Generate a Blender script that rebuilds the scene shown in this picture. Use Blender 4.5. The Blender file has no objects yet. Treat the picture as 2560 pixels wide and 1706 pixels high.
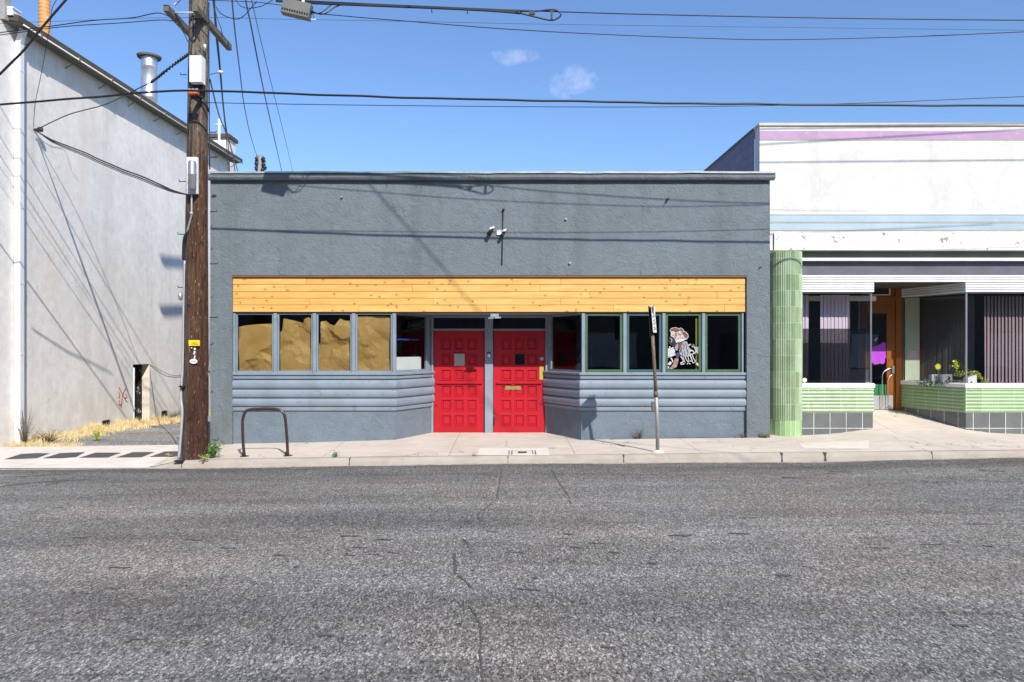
import bpy, math, random
from mathutils import Vector, noise
R = math.radians
random.seed(7)
scn = bpy.context.scene
col = scn.collection

# ---------------------------------------------------------------- camera
F = 1849.0
cam_d = bpy.data.cameras.new("camera")
cam = bpy.data.objects.new("camera", cam_d); col.objects.link(cam)
cam.location = (0, 0, 2.0); cam.rotation_euler = (R(90), 0, 0)
cam_d.sensor_width = 36; cam_d.lens = F / 2560 * 36
cam_d.shift_y = 23 / 2560; cam_d.clip_end = 2000; cam_d.clip_start = .05
scn.camera = cam
# ---------------------------------------------------------------- light
SS, ST = .46, .90           # towards the sun: (SS, -1, ST)
sun_d = bpy.data.lights.new("sun", 'SUN'); sun_d.energy = 5.0; sun_d.angle = R(.53); sun_d.color = (1, .955, .88)
sun = bpy.data.objects.new("sun", sun_d); col.objects.link(sun)
sun.rotation_euler = Vector((-SS, 1, -ST)).to_track_quat('-Z', 'Y').to_euler()
world = bpy.data.worlds.new("World"); scn.world = world; world.use_nodes = True
wn, wl = world.node_tree.nodes, world.node_tree.links
wn.clear()
sky = wn.new('ShaderNodeTexSky'); sky.sky_type = 'NISHITA'; sky.sun_disc = False
sky.sun_elevation = math.atan(ST / math.hypot(1, SS)); sky.sun_rotation = math.atan2(SS, -1)
sky.air_density = 1.0; sky.dust_density = .8; sky.ozone_density = 1.7; sky.altitude = 100
bg = wn.new('ShaderNodeBackground'); bg.inputs[1].default_value = .137
wo = wn.new('ShaderNodeOutputWorld')
# two faint wisps of cloud, placed by direction in the sky
tc = wn.new('ShaderNodeTexCoord')
def wisp(cx, cz, rx, rz):
    d = Vector((cx, 1, cz))
    sep = wn.new('ShaderNodeSeparateXYZ'); wl.new(tc.outputs['Generated'], sep.inputs[0])
    def m(op, a, b=None):
        n = wn.new('ShaderNodeMath'); n.operation = op
        for i, q in enumerate((a, b)):
            if q is None: continue
            if isinstance(q, (int, float)): n.inputs[i].default_value = q
            else: wl.new(q, n.inputs[i])
        return n.outputs[0]
    gx = m('DIVIDE', m('SUBTRACT', m('DIVIDE', sep.outputs[0], m('MAXIMUM', sep.outputs[1], .01)), cx), rx)
    gz = m('DIVIDE', m('SUBTRACT', m('DIVIDE', sep.outputs[2], m('MAXIMUM', sep.outputs[1], .01)), cz), rz)
    nz = wn.new('ShaderNodeTexNoise'); nz.inputs['Scale'].default_value = 38; nz.inputs['Detail'].default_value = 8; nz.inputs['Roughness'].default_value = .65
    wl.new(tc.outputs['Generated'], nz.inputs['Vector'])
    rr = m('ADD', m('ADD', m('MULTIPLY', gx, gx), m('MULTIPLY', gz, gz)), m('MULTIPLY', m('SUBTRACT', nz.outputs[0], .5), 6.5))
    mr = wn.new('ShaderNodeMapRange'); mr.inputs[1].default_value = 1.0; mr.inputs[2].default_value = -.6
    mr.inputs[3].default_value = 0; mr.inputs[4].default_value = .25
    wl.new(rr, mr.inputs[0])
    return mr.outputs[0]
mask = None
tint = wn.new('ShaderNodeMixRGB'); tint.blend_type = 'MULTIPLY'; tint.inputs[0].default_value = 1; tint.inputs[2].default_value = (.86, 1.03, 1.27, 1)
wl.new(sky.outputs[0], tint.inputs[1]); prev = tint.outputs[0]
for a in (((1290-1280)/F, (876-143)/F, .030, .010), ((1425-1280)/F, (876-208)/F, .042, .020)):
    w = wisp(*a)
    mx = wn.new('ShaderNodeMixRGB'); wl.new(w, mx.inputs[0]); wl.new(prev, mx.inputs[1]); mx.inputs[2].default_value = (6.3, 6.6, 8.4, 1)
    prev = mx.outputs[0]
wl.new(prev, bg.inputs[0]); wl.new(bg.outputs[0], wo.inputs[0])
scn.view_settings.view_transform = 'Standard'; scn.view_settings.look = 'None'
scn.view_settings.exposure = .19; scn.view_settings.gamma = 1
scn.render.engine = 'CYCLES'
try:
    scn.cycles.max_bounces = 8; scn.cycles.transparent_max_bounces = 16
except Exception: pass

# ---------------------------------------------------------------- helpers
def PX(u, Y): return (u - 1280) / F * Y
def PZ(v, Y): return 2 + (876 - v) / F * Y
def P(u, v, Y): return Vector((PX(u, Y), Y, PZ(v, Y)))
def lerp(a, b, t): return a + (b - a) * t
def interp(pts, x):
    if x <= pts[0][0]: return pts[0][1]
    for (x0, y0), (x1, y1) in zip(pts, pts[1:]):
        if x <= x1: return y0 + (y1 - y0) * (x - x0) / (x1 - x0)
    return pts[-1][1]
ORG = {}
def org(o): return ORG.get(o.name, Vector((0, 0, 0)))
def tag(o, label=None, cat=None, group=None, kind=None):
    if label: o['label'] = label
    if cat: o['category'] = cat
    if group: o['group'] = group
    if kind: o['kind'] = kind
    return o
def thing(name, label, cat, loc, group=None):
    o = bpy.data.objects.new(name, None); col.objects.link(o); o.location = loc
    o.empty_display_size = .2
    ORG[o.name] = Vector(loc)
    return tag(o, label, cat, group)

class MB:
    def __init__(s): s.v = []; s.f = []; s.uv = []; s.sm = []
    def face(s, pts, uvs=None, smooth=False):
        n = len(s.v); s.v += [Vector(p) for p in pts]; s.f.append(tuple(range(n, n + len(pts))))
        s.uv.append(uvs or [(0, 0)] * len(pts)); s.sm.append(smooth); return s
    def mesh(s, vs, fs, smooth=False, uvs=None):
        n = len(s.v); s.v += [Vector(p) for p in vs]
        for k, f in enumerate(fs):
            s.f.append(tuple(n + i for i in f)); s.uv.append(uvs[k] if uvs else [(0, 0)] * len(f)); s.sm.append(smooth)
        return s
    def box(s, x0, x1, y0, y1, z0, z1):
        x0, x1 = min(x0, x1), max(x0, x1); y0, y1 = min(y0, y1), max(y0, y1); z0, z1 = min(z0, z1), max(z0, z1)
        vs = [(x, y, z) for x in (x0, x1) for y in (y0, y1) for z in (z0, z1)]
        return s.mesh(vs, [(0, 1, 3, 2), (4, 6, 7, 5), (0, 4, 5, 1), (2, 3, 7, 6), (0, 2, 6, 4), (1, 5, 7, 3)])
    def obox(s, c, ax, ay, az):    # oriented box: centre and three half-axes
        c, ax, ay, az = map(Vector, (c, ax, ay, az))
        vs = [c + i * ax + j * ay + k * az for i in (-1, 1) for j in (-1, 1) for k in (-1, 1)]
        return s.mesh(vs, [(0, 1, 3, 2), (4, 6, 7, 5), (0, 4, 5, 1), (2, 3, 7, 6), (0, 2, 6, 4), (1, 5, 7, 3)])
    def bar(s, a, b, w, h, up=(0, 0, 1)):
        a, b = Vector(a), Vector(b); d = (b - a); L = d.length; d /= L
        sx = d.cross(Vector(up)); sx.normalize(); sz = sx.cross(d)
        return s.obox((a + b) / 2, d * L / 2, sx * w / 2, sz * h / 2)
    def tube(s, pts, r, n=8, caps=True, smooth=True):
        pts = [Vector(p) for p in pts]; rs = r if isinstance(r, (list, tuple)) else [r] * len(pts)
        base = len(s.v); prevx = None; vs = []
        for i, p in enumerate(pts):
            d = (pts[min(i + 1, len(pts) - 1)] - pts[max(i - 1, 0)]).normalized()
            if prevx is None:
                a = Vector((0, 0, 1)) if abs(d.z) < .9 else Vector((1, 0, 0))
                x = d.cross(a).normalized()
            else:
                x = (prevx - d * prevx.dot(d)).normalized()
            prevx = x; y = d.cross(x)
            for k in range(n):
                t = 2 * math.pi * k / n
                vs.append(p + (x * math.cos(t) + y * math.sin(t)) * rs[i])
        fs = [(i * n + k, i * n + (k + 1) % n, (i + 1) * n + (k + 1) % n, (i + 1) * n + k) for i in range(len(pts) - 1) for k in range(n)]
        if caps: fs += [tuple(reversed(range(n))), tuple(range((len(pts) - 1) * n, len(pts) * n))]
        return s.mesh(vs, fs, smooth)
    def lathe(s, c, prof, n=24, smooth=True):   # prof: (r, z) list around a vertical axis through c
        c = Vector(c); vs = []
        for r, z in prof:
            for k in range(n):
                t = 2 * math.pi * k / n; vs.append(c + Vector((r * math.cos(t), r * math.sin(t), z)))
        fs = [(i * n + k, i * n + (k + 1) % n, (i + 1) * n + (k + 1) % n, (i + 1) * n + k) for i in range(len(prof) - 1) for k in range(n)]
        return s.mesh(vs, fs, smooth)
    def extrude(s, path, prof, smooth=False, capL=False, capR=False):
        nrm = []
        for (x0, y0), (x1, y1) in zip(path, path[1:]):
            L = math.hypot(x1 - x0, y1 - y0); nrm.append(((y1 - y0) / L, -(x1 - x0) / L, L))
        offs = []; cum = [0]
        for i in range(len(path)):
            a = nrm[max(i - 1, 0)]; b = nrm[min(i, len(nrm) - 1)]
            mx, my = a[0] + b[0], a[1] + b[1]; L = math.hypot(mx, my); mx /= L; my /= L
            k = 1 / max(.3, mx * a[0] + my * a[1]); offs.append((mx * k, my * k))
            if i < len(nrm): cum.append(cum[-1] + nrm[i][2])
        for i in range(len(path) - 1):
            vs = []; uv = []
            for j, (d, z) in enumerate(prof):
                for q in (i, i + 1):
                    vs.append((path[q][0] + offs[q][0] * d, path[q][1] + offs[q][1] * d, z)); uv.append((cum[q], z))
            fs = [(2 * j, 2 * j + 1, 2 * j + 3, 2 * j + 2) for j in range(len(prof) - 1)]
            s.mesh(vs, fs, smooth, [[uv[k] for k in f] for f in fs])
        for do, q in ((capL, 0), (capR, len(path) - 1)):
            if do:
                pts = [(path[q][0] + offs[q][0] * d, path[q][1] + offs[q][1] * d, z) for d, z in prof]
                s.mesh(pts + [(path[q][0], path[q][1], prof[-1][1]), (path[q][0], path[q][1], prof[0][1])], [tuple(range(len(pts) + 2))])
        return s
    def build(s, name, mat, parent=None, loc=None):
        o0 = org(parent) if parent is not None else (Vector(loc) if loc is not None else Vector((0, 0, 0)))
        me = bpy.data.meshes.new(name)
        me.from_pydata([tuple(v - o0) for v in s.v], [], s.f)
        uvl = me.uv_layers.new(name='UVMap'); k = 0
        for p, uv in zip(me.polygons, s.uv):
            for c in uv: uvl.data[k].uv = c; k += 1
        me.polygons.foreach_set('use_smooth', s.sm)
        me.materials.append(mat); me.update()
        o = bpy.data.objects.new(name, me); col.objects.link(o)
        if parent is not None: o.parent = parent
        else: o.location = o0
        ORG[o.name] = o0
        return o
def arc(c, r, a0, a1, n, ax=(1, 0, 0), ay=(0, 0, 1)):
    c, ax, ay = Vector(c), Vector(ax), Vector(ay)
    return [c + (ax * math.cos(lerp(a0, a1, i / n)) + ay * math.sin(lerp(a0, a1, i / n))) * r for i in range(n + 1)]
def smoothpath(pts, k=8):
    pts = [Vector(p) for p in pts]; out = []
    for i in range(len(pts) - 1):
        p0 = pts[max(i - 1, 0)]; p1 = pts[i]; p2 = pts[i + 1]; p3 = pts[min(i + 2, len(pts) - 1)]
        for j in range(k):
            t = j / k
            out.append(.5 * ((2 * p1) + (p2 - p0) * t + (2 * p0 - 5 * p1 + 4 * p2 - p3) * t * t + (3 * p1 - p0 - 3 * p2 + p3) * t ** 3))
    out.append(pts[-1]); return out
_tx = {}
def text(mb, s, c, h, ax=(1, 0, 0), ay=(0, 0, 1), width=None):
    """flat lettering centred at c, letters h high, reading along ax"""
    cu = bpy.data.curves.new('lettering', 'FONT'); cu.body = s; cu.align_x = 'CENTER'; cu.align_y = 'CENTER'; cu.size = h * 1.4
    ob = bpy.data.objects.new('lettering', cu); col.objects.link(ob)
    bpy.context.view_layer.update()
    me = bpy.data.meshes.new_from_object(ob.evaluated_get(bpy.context.evaluated_depsgraph_get()))
    bpy.data.objects.remove(ob); bpy.data.curves.remove(cu)
    ax, ay, c = Vector(ax), Vector(ay), Vector(c)
    k = 1
    if width:
        w = max(v.co.x for v in me.vertices) - min(v.co.x for v in me.vertices); k = width / w
    mb.mesh([c + ax * v.co.x * k + ay * v.co.y for v in me.vertices], [tuple(p.vertices) for p in me.polygons])
    bpy.data.meshes.remove(me)

# ---------------------------------------------------------------- materials
class NT:
    def __init__(s, name):
        s.m = bpy.data.materials.new(name); s.m.use_nodes = True; t = s.m.node_tree; t.nodes.clear()
        s.n, s.l = t.nodes, t.links
        s.out = s.n.new('ShaderNodeOutputMaterial'); s.b = s.n.new('ShaderNodeBsdfPrincipled'); s.l.new(s.b.outputs[0], s.out.inputs[0])
        s.tc = s.n.new('ShaderNodeTexCoord'); s.obj = s.tc.outputs['Object']; s.uv = s.tc.outputs['UV']
    def set(s, node, i, v):
        if isinstance(v, bpy.types.NodeSocket): s.l.new(v, node.inputs[i])
        elif isinstance(v, (tuple, list)) and len(v) == 3 and node.inputs[i].type == 'RGBA': node.inputs[i].default_value = (*v, 1)
        else: node.inputs[i].default_value = v
    def math(s, op, a, b=0.0, clamp=False):
        n = s.n.new('ShaderNodeMath'); n.operation = op; n.use_clamp = clamp; s.set(n, 0, a); s.set(n, 1, b); return n.outputs[0]
    def map(s, vec, sc=(1, 1, 1), lo=(0, 0, 0), rot=(0, 0, 0)):
        n = s.n.new('ShaderNodeMapping'); s.l.new(vec, n.inputs[0]); n.inputs['Scale'].default_value = sc; n.inputs['Location'].default_value = lo; n.inputs['Rotation'].default_value = rot; return n.outputs[0]
    def noise(s, vec, scale, detail=4, rough=.55, dist=0):
        n = s.n.new('ShaderNodeTexNoise'); s.l.new(vec, n.inputs['Vector']); n.inputs['Scale'].default_value = scale
        n.inputs['Detail'].default_value = detail; n.inputs['Roughness'].default_value = rough; n.inputs['Distortion'].default_value = dist; return n.outputs[0]
    def voro(s, vec, scale, feat='F1', out=0, rnd=1):
        n = s.n.new('ShaderNodeTexVoronoi'); n.feature = feat; s.l.new(vec, n.inputs['Vector']); n.inputs['Scale'].default_value = scale
        n.inputs['Randomness'].default_value = rnd; return n.outputs[out]
    def rng(s, v, a, b, c=0.0, d=1.0):
        n = s.n.new('ShaderNodeMapRange'); s.set(n, 0, v); n.inputs[1].default_value = a; n.inputs[2].default_value = b; n.inputs[3].default_value = c; n.inputs[4].default_value = d; return n.outputs[0]
    def mix(s, f, a, b, mode='MIX'):
        n = s.n.new('ShaderNodeMixRGB'); n.blend_type = mode; s.set(n, 0, f); s.set(n, 1, a); s.set(n, 2, b); return n.outputs[0]
    def sep(s, vec):
        n = s.n.new('ShaderNodeSeparateXYZ'); s.l.new(vec, n.inputs[0]); return n.outputs
    def bump(s, h, strength=.3, dist=.01):
        n = s.n.new('ShaderNodeBump'); s.l.new(h, n.inputs['Height']); n.inputs['Strength'].default_value = strength; n.inputs['Distance'].default_value = dist
        s.l.new(n.outputs[0], s.b.inputs['Normal']); return n
    def col(s, c): s.set(s.b, 'Base Color', c); return s
    def rough(s, r, metal=0, spec=None):
        s.set(s.b, 'Roughness', r); s.set(s.b, 'Metallic', metal)
        if spec is not None: s.b.inputs['Specular IOR Level'].default_value = spec
        return s
    def isl(s):
        n = s.n.new('ShaderNodeNewGeometry'); return n.outputs['Random Per Island']
def vary(c, k): return tuple(max(0, x * k) for x in c)
def M(name, c, rough=.7, metal=0, var=.12, scale=3, bump=0, bscale=60, bdist=.005, spec=None):
    t = NT(name)
    n = t.noise(t.obj, scale, 5); n2 = t.noise(t.obj, scale * 12, 3)
    f = t.rng(t.math('ADD', t.math('MULTIPLY', n, .7), t.math('MULTIPLY', n2, .3)), .35, .65)
    t.col(t.mix(f, vary(c, 1 - var), vary(c, 1 + var))); t.rough(rough, metal, spec)
    if bump: t.bump(t.noise(t.obj, bscale, 4), bump, bdist)
    return t.m

def mat_asphalt(name, base=.17, kerb=False):
    t = NT(name)
    big = t.noise(t.map(t.obj, (.10, .75, 1)), 1.3, 6, .6)
    mid = t.noise(t.map(t.obj, (.5, 1.6, 1)), 3.2, 5, .62)
    grain = t.map(t.obj, (1, .5, 1))
    fine = t.noise(grain, 120, 2, .75)
    cs = t.sep(t.voro(grain, 115, 'F1', 1))[0]
    cs2 = t.sep(t.voro(grain, 64, 'F1', 1))[1]
    a = t.math('ADD', t.math('ADD', t.math('MULTIPLY', t.rng(fine, .3, .7), .35), t.math('MULTIPLY', cs, .40)), t.math('MULTIPLY', cs2, .30))
    sp = t.math('ADD', t.rng(a, .20, .80, .16, 1.60), t.rng(cs, .86, .95, 0, 1.1))
    sp = t.math('ADD', sp, t.rng(cs2, .90, .97, 0, .8))
    g = t.math('MULTIPLY', sp, t.rng(big, .34, .66, .68, 1.22))
    g = t.math('MULTIPLY', g, t.rng(mid, .28, .72, .86, 1.1))
    # worn tar streaks lying along the street
    st = t.noise(t.map(t.obj, (.55, 3.6, 1), (3, 1, 0)), 1.5, 5, .6, .4)
    stm = t.math('MULTIPLY', t.rng(st, .64, .71, 0, 1), .5)
    g = t.math('MULTIPLY', g, t.math('SUBTRACT', 1, stm))
    # cracks
    wv = t.n.new('ShaderNodeVectorMath'); wv.operation = 'ADD'
    nn = t.n.new('ShaderNodeTexNoise'); t.l.new(t.obj, nn.inputs['Vector']); nn.inputs['Scale'].default_value = 2.2; nn.inputs['Detail'].default_value = 5
    t.l.new(t.obj, wv.inputs[0]); t.l.new(nn.outputs[1], wv.inputs[1])
    cr = t.voro(wv.outputs[0], .24, 'DISTANCE_TO_EDGE')
    gate = t.rng(t.noise(t.obj, .55, 3), .50, .60)
    ck = t.math('MULTIPLY', t.rng(cr, .0, .006, 1, 0), gate)
    g = t.math('MULTIPLY', g, t.math('SUBTRACT', 1, t.math('MULTIPLY', ck, .55)))
    if kerb:   # damp, tarry band of old patching along the gutter
        yy = t.math('ADD', t.sep(t.obj)[1], t.math('MULTIPLY', t.math('SUBTRACT', t.noise(t.map(t.obj, (.4, 1, 1)), 1.2, 4), .5), 1.5))
        g = t.math('MULTIPLY', g, t.rng(yy, 11.6, 12.9, 1, .66))
    warm = t.noise(t.obj, .35, 3)
    tint = t.mix(t.rng(warm, .42, .62), (base * 1.03, base * .99, base * .93), (base * 1.10, base * .985, base * .86))
    m = t.n.new('ShaderNodeVectorMath'); m.operation = 'SCALE'; t.l.new(tint, m.inputs[0]); t.l.new(g, m.inputs['Scale'])
    t.col(m.outputs[0]); t.rough(.88, 0, .3)
    t.bump(a, .35, .006)
    return t.m
def mat_concrete(name, c, joints=True):
    t = NT(name)
    big = t.noise(t.obj, .8, 6, .65); mid = t.noise(t.map(t.obj, (.7, 2.5, 1)), 4, 6, .65); fine = t.noise(t.obj, 120, 3, .7)
    f = t.math('ADD', t.math('MULTIPLY', big, .45), t.math('MULTIPLY', mid, .55))
    cc = t.mix(t.rng(f, .35, .65), (c[0] * .80, c[1] * .77, c[2] * .73), (c[0] * 1.07, c[1] * 1.07, c[2] * 1.09))
    cc = t.mix(t.rng(fine, .45, .75, 0, .22), cc, vary(c, .55))
    st = t.noise(t.map(t.obj, (1, 1.6, 1), (7, 2, 0)), 2.1, 6, .7)
    cc = t.mix(t.rng(st, .60, .72, 0, .45), cc, (c[0] * .55, c[1] * .45, c[2] * .38))
    if joints:
        xyz = t.sep(t.obj)
        wob = t.math('MULTIPLY', t.math('SUBTRACT', t.noise(t.obj, 8, 2), .5), .02)
        # slab joints run square to the kerb
        fx = t.math('ABSOLUTE', t.math('SUBTRACT', t.math('FRACT', t.math('ADD', t.math('DIVIDE', xyz[0], 2.3), wob)), .5))
        j = t.rng(fx, .0, .006, .55, 0)
        wv = t.n.new('ShaderNodeVectorMath'); wv.operation = 'ADD'
        nn = t.n.new('ShaderNodeTexNoise'); t.l.new(t.obj, nn.inputs['Vector']); nn.inputs['Scale'].default_value = 2.5; nn.inputs['Detail'].default_value = 5
        t.l.new(t.obj, wv.inputs[0]); t.l.new(nn.outputs[1], wv.inputs[1])
        cr = t.voro(wv.outputs[0], .42, 'DISTANCE_TO_EDGE')
        gate = t.rng(t.noise(t.obj, .9, 2), .48, .54)
        ck = t.math('MULTIPLY', t.rng(cr, 0, .008, .7, 0), gate)
        cc = t.mix(t.math('MAXIMUM', j, ck), cc, (.10, .08, .06))
    t.col(cc); t.rough(.9, 0, .25); t.bump(fine, .25, .004)
    return t.m
def mat_stucco(name, c, coarse=1.0, stain=0.0, rust=0.0, cracks=0.0, seams=0.0, bd=.040):
    t = NT(name)
    big = t.noise(t.obj, .7, 6, .6); mid = t.noise(t.obj, 5, 6, .65)
    f = t.math('ADD', t.math('MULTIPLY', big, .5), t.math('MULTIPLY', mid, .5))
    cc = t.mix(t.rng(f, .36, .64), vary(c, .84), vary(c, 1.12))
    fn = t.noise(t.obj, 34 * coarse, 4, .75)
    cc = t.mix(t.rng(fn, .38, .62, 0, .38), cc, vary(c, .72))
    if stain:
        xyz = t.map(t.obj, (1.6, 1.6, .12))
        s_ = t.noise(xyz, 1.1, 6, .65)
        cc = t.mix(t.rng(s_, .50, .75, 0, stain), cc, (c[0] * .62, c[1] * .60, c[2] * .57))
        lo = t.rng(t.sep(t.obj)[2], -.2, 1.3, 1, 0)
        cc = t.mix(t.math('MULTIPLY', t.math('MULTIPLY', lo, t.rng(t.noise(t.obj, 1.6, 5), .4, .65)), .5), cc, (c[0] * .66, c[1] * .58, c[2] * .48))
    if rust:
        r_ = t.noise(t.map(t.obj, (.6, .6, .10)), .9, 5, .6)
        cc = t.mix(t.rng(r_, .56, .74, 0, rust), cc, (c[0] * .93, c[1] * .80, c[2] * .68))
    if cracks:
        wv = t.n.new('ShaderNodeVectorMath'); wv.operation = 'ADD'
        nn = t.n.new('ShaderNodeTexNoise'); t.l.new(t.obj, nn.inputs['Vector']); nn.inputs['Scale'].default_value = 2.6; nn.inputs['Detail'].default_value = 6
        t.l.new(t.obj, wv.inputs[0]); t.l.new(nn.outputs[1], wv.inputs[1])
        cr = t.voro(wv.outputs[0], .8, 'DISTANCE_TO_EDGE')
        gate = t.rng(t.noise(t.obj, .8, 3), .50, .62)
        cc = t.mix(t.math('MULTIPLY', t.rng(cr, 0, .010, cracks, 0), gate), cc, vary(c, .5))
    if seams:
        y = t.sep(t.obj)[1]
        fy = t.math('ABSOLUTE', t.math('SUBTRACT', t.math('FRACT', t.math('DIVIDE', y, 2.44)), .5))
        cc = t.mix(t.rng(fy, 0, .003, seams, 0), cc, vary(c, .6))
    t.col(cc); t.rough(.85, 0, .25)
    h1 = t.noise(t.obj, 26 * coarse, 5, .7, .6); h2 = t.noise(t.obj, 5, 4, .6, 1.0)
    t.bump(t.math('ADD', t.math('MULTIPLY', h1, .75), t.math('MULTIPLY', h2, .9 if bd > .02 else .35)), .75, bd)
    return t.m
def mat_pine():
    t = NT('pine_boards')
    i = t.isl()
    off = t.n.new('ShaderNodeCombineXYZ'); t.l.new(t.math('MULTIPLY', i, 37), off.inputs[0]); t.l.new(t.math('MULTIPLY', i, 91), off.inputs[2])
    va = t.n.new('ShaderNodeVectorMath'); va.operation = 'ADD'; t.l.new(t.obj, va.inputs[0]); t.l.new(off.outputs[0], va.inputs[1])
    g = t.noise(t.map(va.outputs[0], (.9, 1, 16)), 2.4, 6, .6, .8)
    g2 = t.noise(t.map(va.outputs[0], (.35, 1, 3)), 3, 3, .5, 1.2)
    f = t.math('ADD', t.math('MULTIPLY', g, .55), t.math('MULTIPLY', g2, .45))
    c = t.mix(t.rng(f, .35, .66), (.79, .50, .165), (.60, .315, .075))
    c = t.mix(t.rng(i, 0, 1, 0, .42), c, (.62, .30, .065))
    sx_ = t.sep(va.outputs[0]); cb_ = t.n.new('ShaderNodeCombineXYZ'); t.l.new(t.math('MULTIPLY', sx_[0], 5.5), cb_.inputs[0]); t.l.new(t.math('MULTIPLY', sx_[2], 7.5), cb_.inputs[1])
    vn = t.n.new('ShaderNodeTexVoronoi'); vn.voronoi_dimensions = '2D'; t.l.new(cb_.outputs[0], vn.inputs['Vector']); vn.inputs['Scale'].default_value = 1
    gk = t.rng(t.sep(vn.outputs[1])[0], .76, .80); k = vn.outputs[0]
    c = t.mix(t.math('MULTIPLY', t.rng(k, .05, .11, .95, 0), gk), c, (.10, .035, .012))
    c = t.mix(t.math('MULTIPLY', t.rng(k, .10, .30, .40, 0), gk), c, (.40, .16, .03))
    t.col(c); t.rough(.55, 0, .35); t.bump(g, .15, .003)
    return t.m
def mat_polewood():
    t = NT('weathered_pole_timber')
    g = t.noise(t.map(t.obj, (14, 14, .9)), 2.2, 8, .72, .7)
    chk = t.noise(t.map(t.obj, (30, 30, .9)), 2, 3, .5)
    z = t.sep(t.obj)[2]
    brown = t.mix(t.rng(g, .35, .66), (.008, .005, .004), (.150, .070, .036))
    grey = t.mix(t.rng(g, .35, .66), (.045, .036, .028), (.30, .25, .19))
    lowdark = t.mix(t.rng(g, .3, .7), (.008, .004, .003), (.105, .040, .022))
    zz = t.math('ADD', z, t.math('MULTIPLY', t.math('SUBTRACT', t.noise(t.obj, 2.5, 3), .5), 1.6))
    c = t.mix(t.rng(zz, 5.0, 7.4), brown, grey)
    c = t.mix(t.rng(zz, 2.9, 1.2), c, lowdark)
    x = t.sep(t.obj)[0]
    # weathered grey dry face on the street-left side of the timber
    side = t.math('MULTIPLY', t.rng(t.math('ADD', x, t.math('MULTIPLY', t.math('SUBTRACT', t.noise(t.map(t.obj, (4, 4, .8)), 2, 3), .5), .25)), .02, -.12), .8)
    c = t.mix(side, c, t.mix(t.rng(g, .3, .7), (.012, .010, .009), (.17, .13, .105)))
    c = t.mix(t.rng(chk, .66, .74, 0, .9), c, (.004, .003, .002))
    c = t.mix(t.rng(t.noise(t.map(t.obj, (9, 9, 2.2)), 5, 2), .64, .72, 0, .55), c, (.42, .36, .28))
    c = t.mix(t.rng(t.noise(t.map(t.obj, (5, 5, 2.5)), 2.2, 5, .7), .56, .66, 0, .8), c, (.007, .005, .004))
    t.col(c); t.rough(.8, 0, .3); t.bump(t.math('ADD', g, t.math('MULTIPLY', chk, -.6)), .9, .025)
    return t.m
def mat_tile(name, c1, c2, grout, w=.34, h=.34, z0=0.0, u0=0.0, rough=.25, streak=0, mortar=.006):
    t = NT(name)
    b = t.n.new('ShaderNodeTexBrick'); b.offset = 0; b.squash = 1
    t.l.new(t.map(t.uv, (1, 1, 1), (-u0, -z0, 0)), b.inputs['Vector'])
    b.inputs['Color1'].default_value = (*c1, 1); b.inputs['Color2'].default_value = (*c2, 1); b.inputs['Mortar'].default_value = (*grout, 1)
    b.inputs['Scale'].default_value = 1; b.inputs['Mortar Size'].default_value = mortar; b.inputs['Mortar Smooth'].default_value = .1
    b.inputs['Brick Width'].default_value = w; b.inputs['Row Height'].default_value = h
    c = t.mix(t.rng(t.noise(t.obj, 3, 6, .7), .40, .68, 0, .35), b.outputs[0], vary(c1, .72))
    c = t.mix(t.rng(t.noise(t.obj, 30, 4, .7), .58, .70, 0, .30), c, vary(c1, .55))
    t.col(c); t.set(t.b, 'Roughness', t.rng(t.noise(t.obj, 9, 4), .3, .7, rough, rough + .25))
    t.bump(t.math('ADD', t.math('MULTIPLY', b.outputs[1], -1), t.math('MULTIPLY', t.noise(t.obj, 20, 3), .3)), .25, .003)
    return t.m
def mat_glass(name='window_glass', tint=(.80, .84, .82), ior=1.45):
    m = bpy.data.materials.new(name); m.use_nodes = True; nt = m.node_tree; nt.nodes.clear()
    o = nt.nodes.new('ShaderNodeOutputMaterial'); mx = nt.nodes.new('ShaderNodeMixShader'); tr = nt.nodes.new('ShaderNodeBsdfTransparent')
    gl = nt.nodes.new('ShaderNodeBsdfGlossy'); lw = nt.nodes.new('ShaderNodeLayerWeight')
    f0 = ((ior - 1) / (ior + 1)) ** 2 * 2.2
    pw = nt.nodes.new('ShaderNodeMath'); pw.operation = 'POWER'; nt.links.new(lw.outputs['Facing'], pw.inputs[0]); pw.inputs[1].default_value = 5
    fr = nt.nodes.new('ShaderNodeMapRange'); nt.links.new(pw.outputs[0], fr.inputs[0]); fr.inputs[3].default_value = f0; fr.inputs[4].default_value = 1
    tr.inputs[0].default_value = (*tint, 1); gl.inputs['Roughness'].default_value = .015
    nz = nt.nodes.new('ShaderNodeTexNoise'); nz.inputs['Scale'].default_value = 1.6; tcn = nt.nodes.new('ShaderNodeTexCoord'); nt.links.new(tcn.outputs['Object'], nz.inputs['Vector'])
    bp = nt.nodes.new('ShaderNodeBump'); bp.inputs['Strength'].default_value = .06; bp.inputs['Distance'].default_value = .02
    nt.links.new(nz.outputs[0], bp.inputs['Height']); nt.links.new(bp.outputs[0], gl.inputs['Normal'])
    nt.links.new(fr.outputs[0], mx.inputs[0]); nt.links.new(tr.outputs[0], mx.inputs[1]); nt.links.new(gl.outputs[0], mx.inputs[2]); nt.links.new(mx.outputs[0], o.inputs[0])
    return m
def mat_kraft():
    t = NT('kraft_paper')
    n = t.noise(t.obj, 2.2, 5); n2 = t.noise(t.map(t.obj, (1, 1, 12)), 9, 3)
    c = t.mix(t.rng(n, .35, .65), (.37, .205, .060), (.50, .30, .10))
    c = t.mix(t.rng(n2, .4, .7, 0, .25), c, (.28, .155, .05))
    t.col(c); t.rough(.62, 0, .3)
    return t.m
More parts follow.
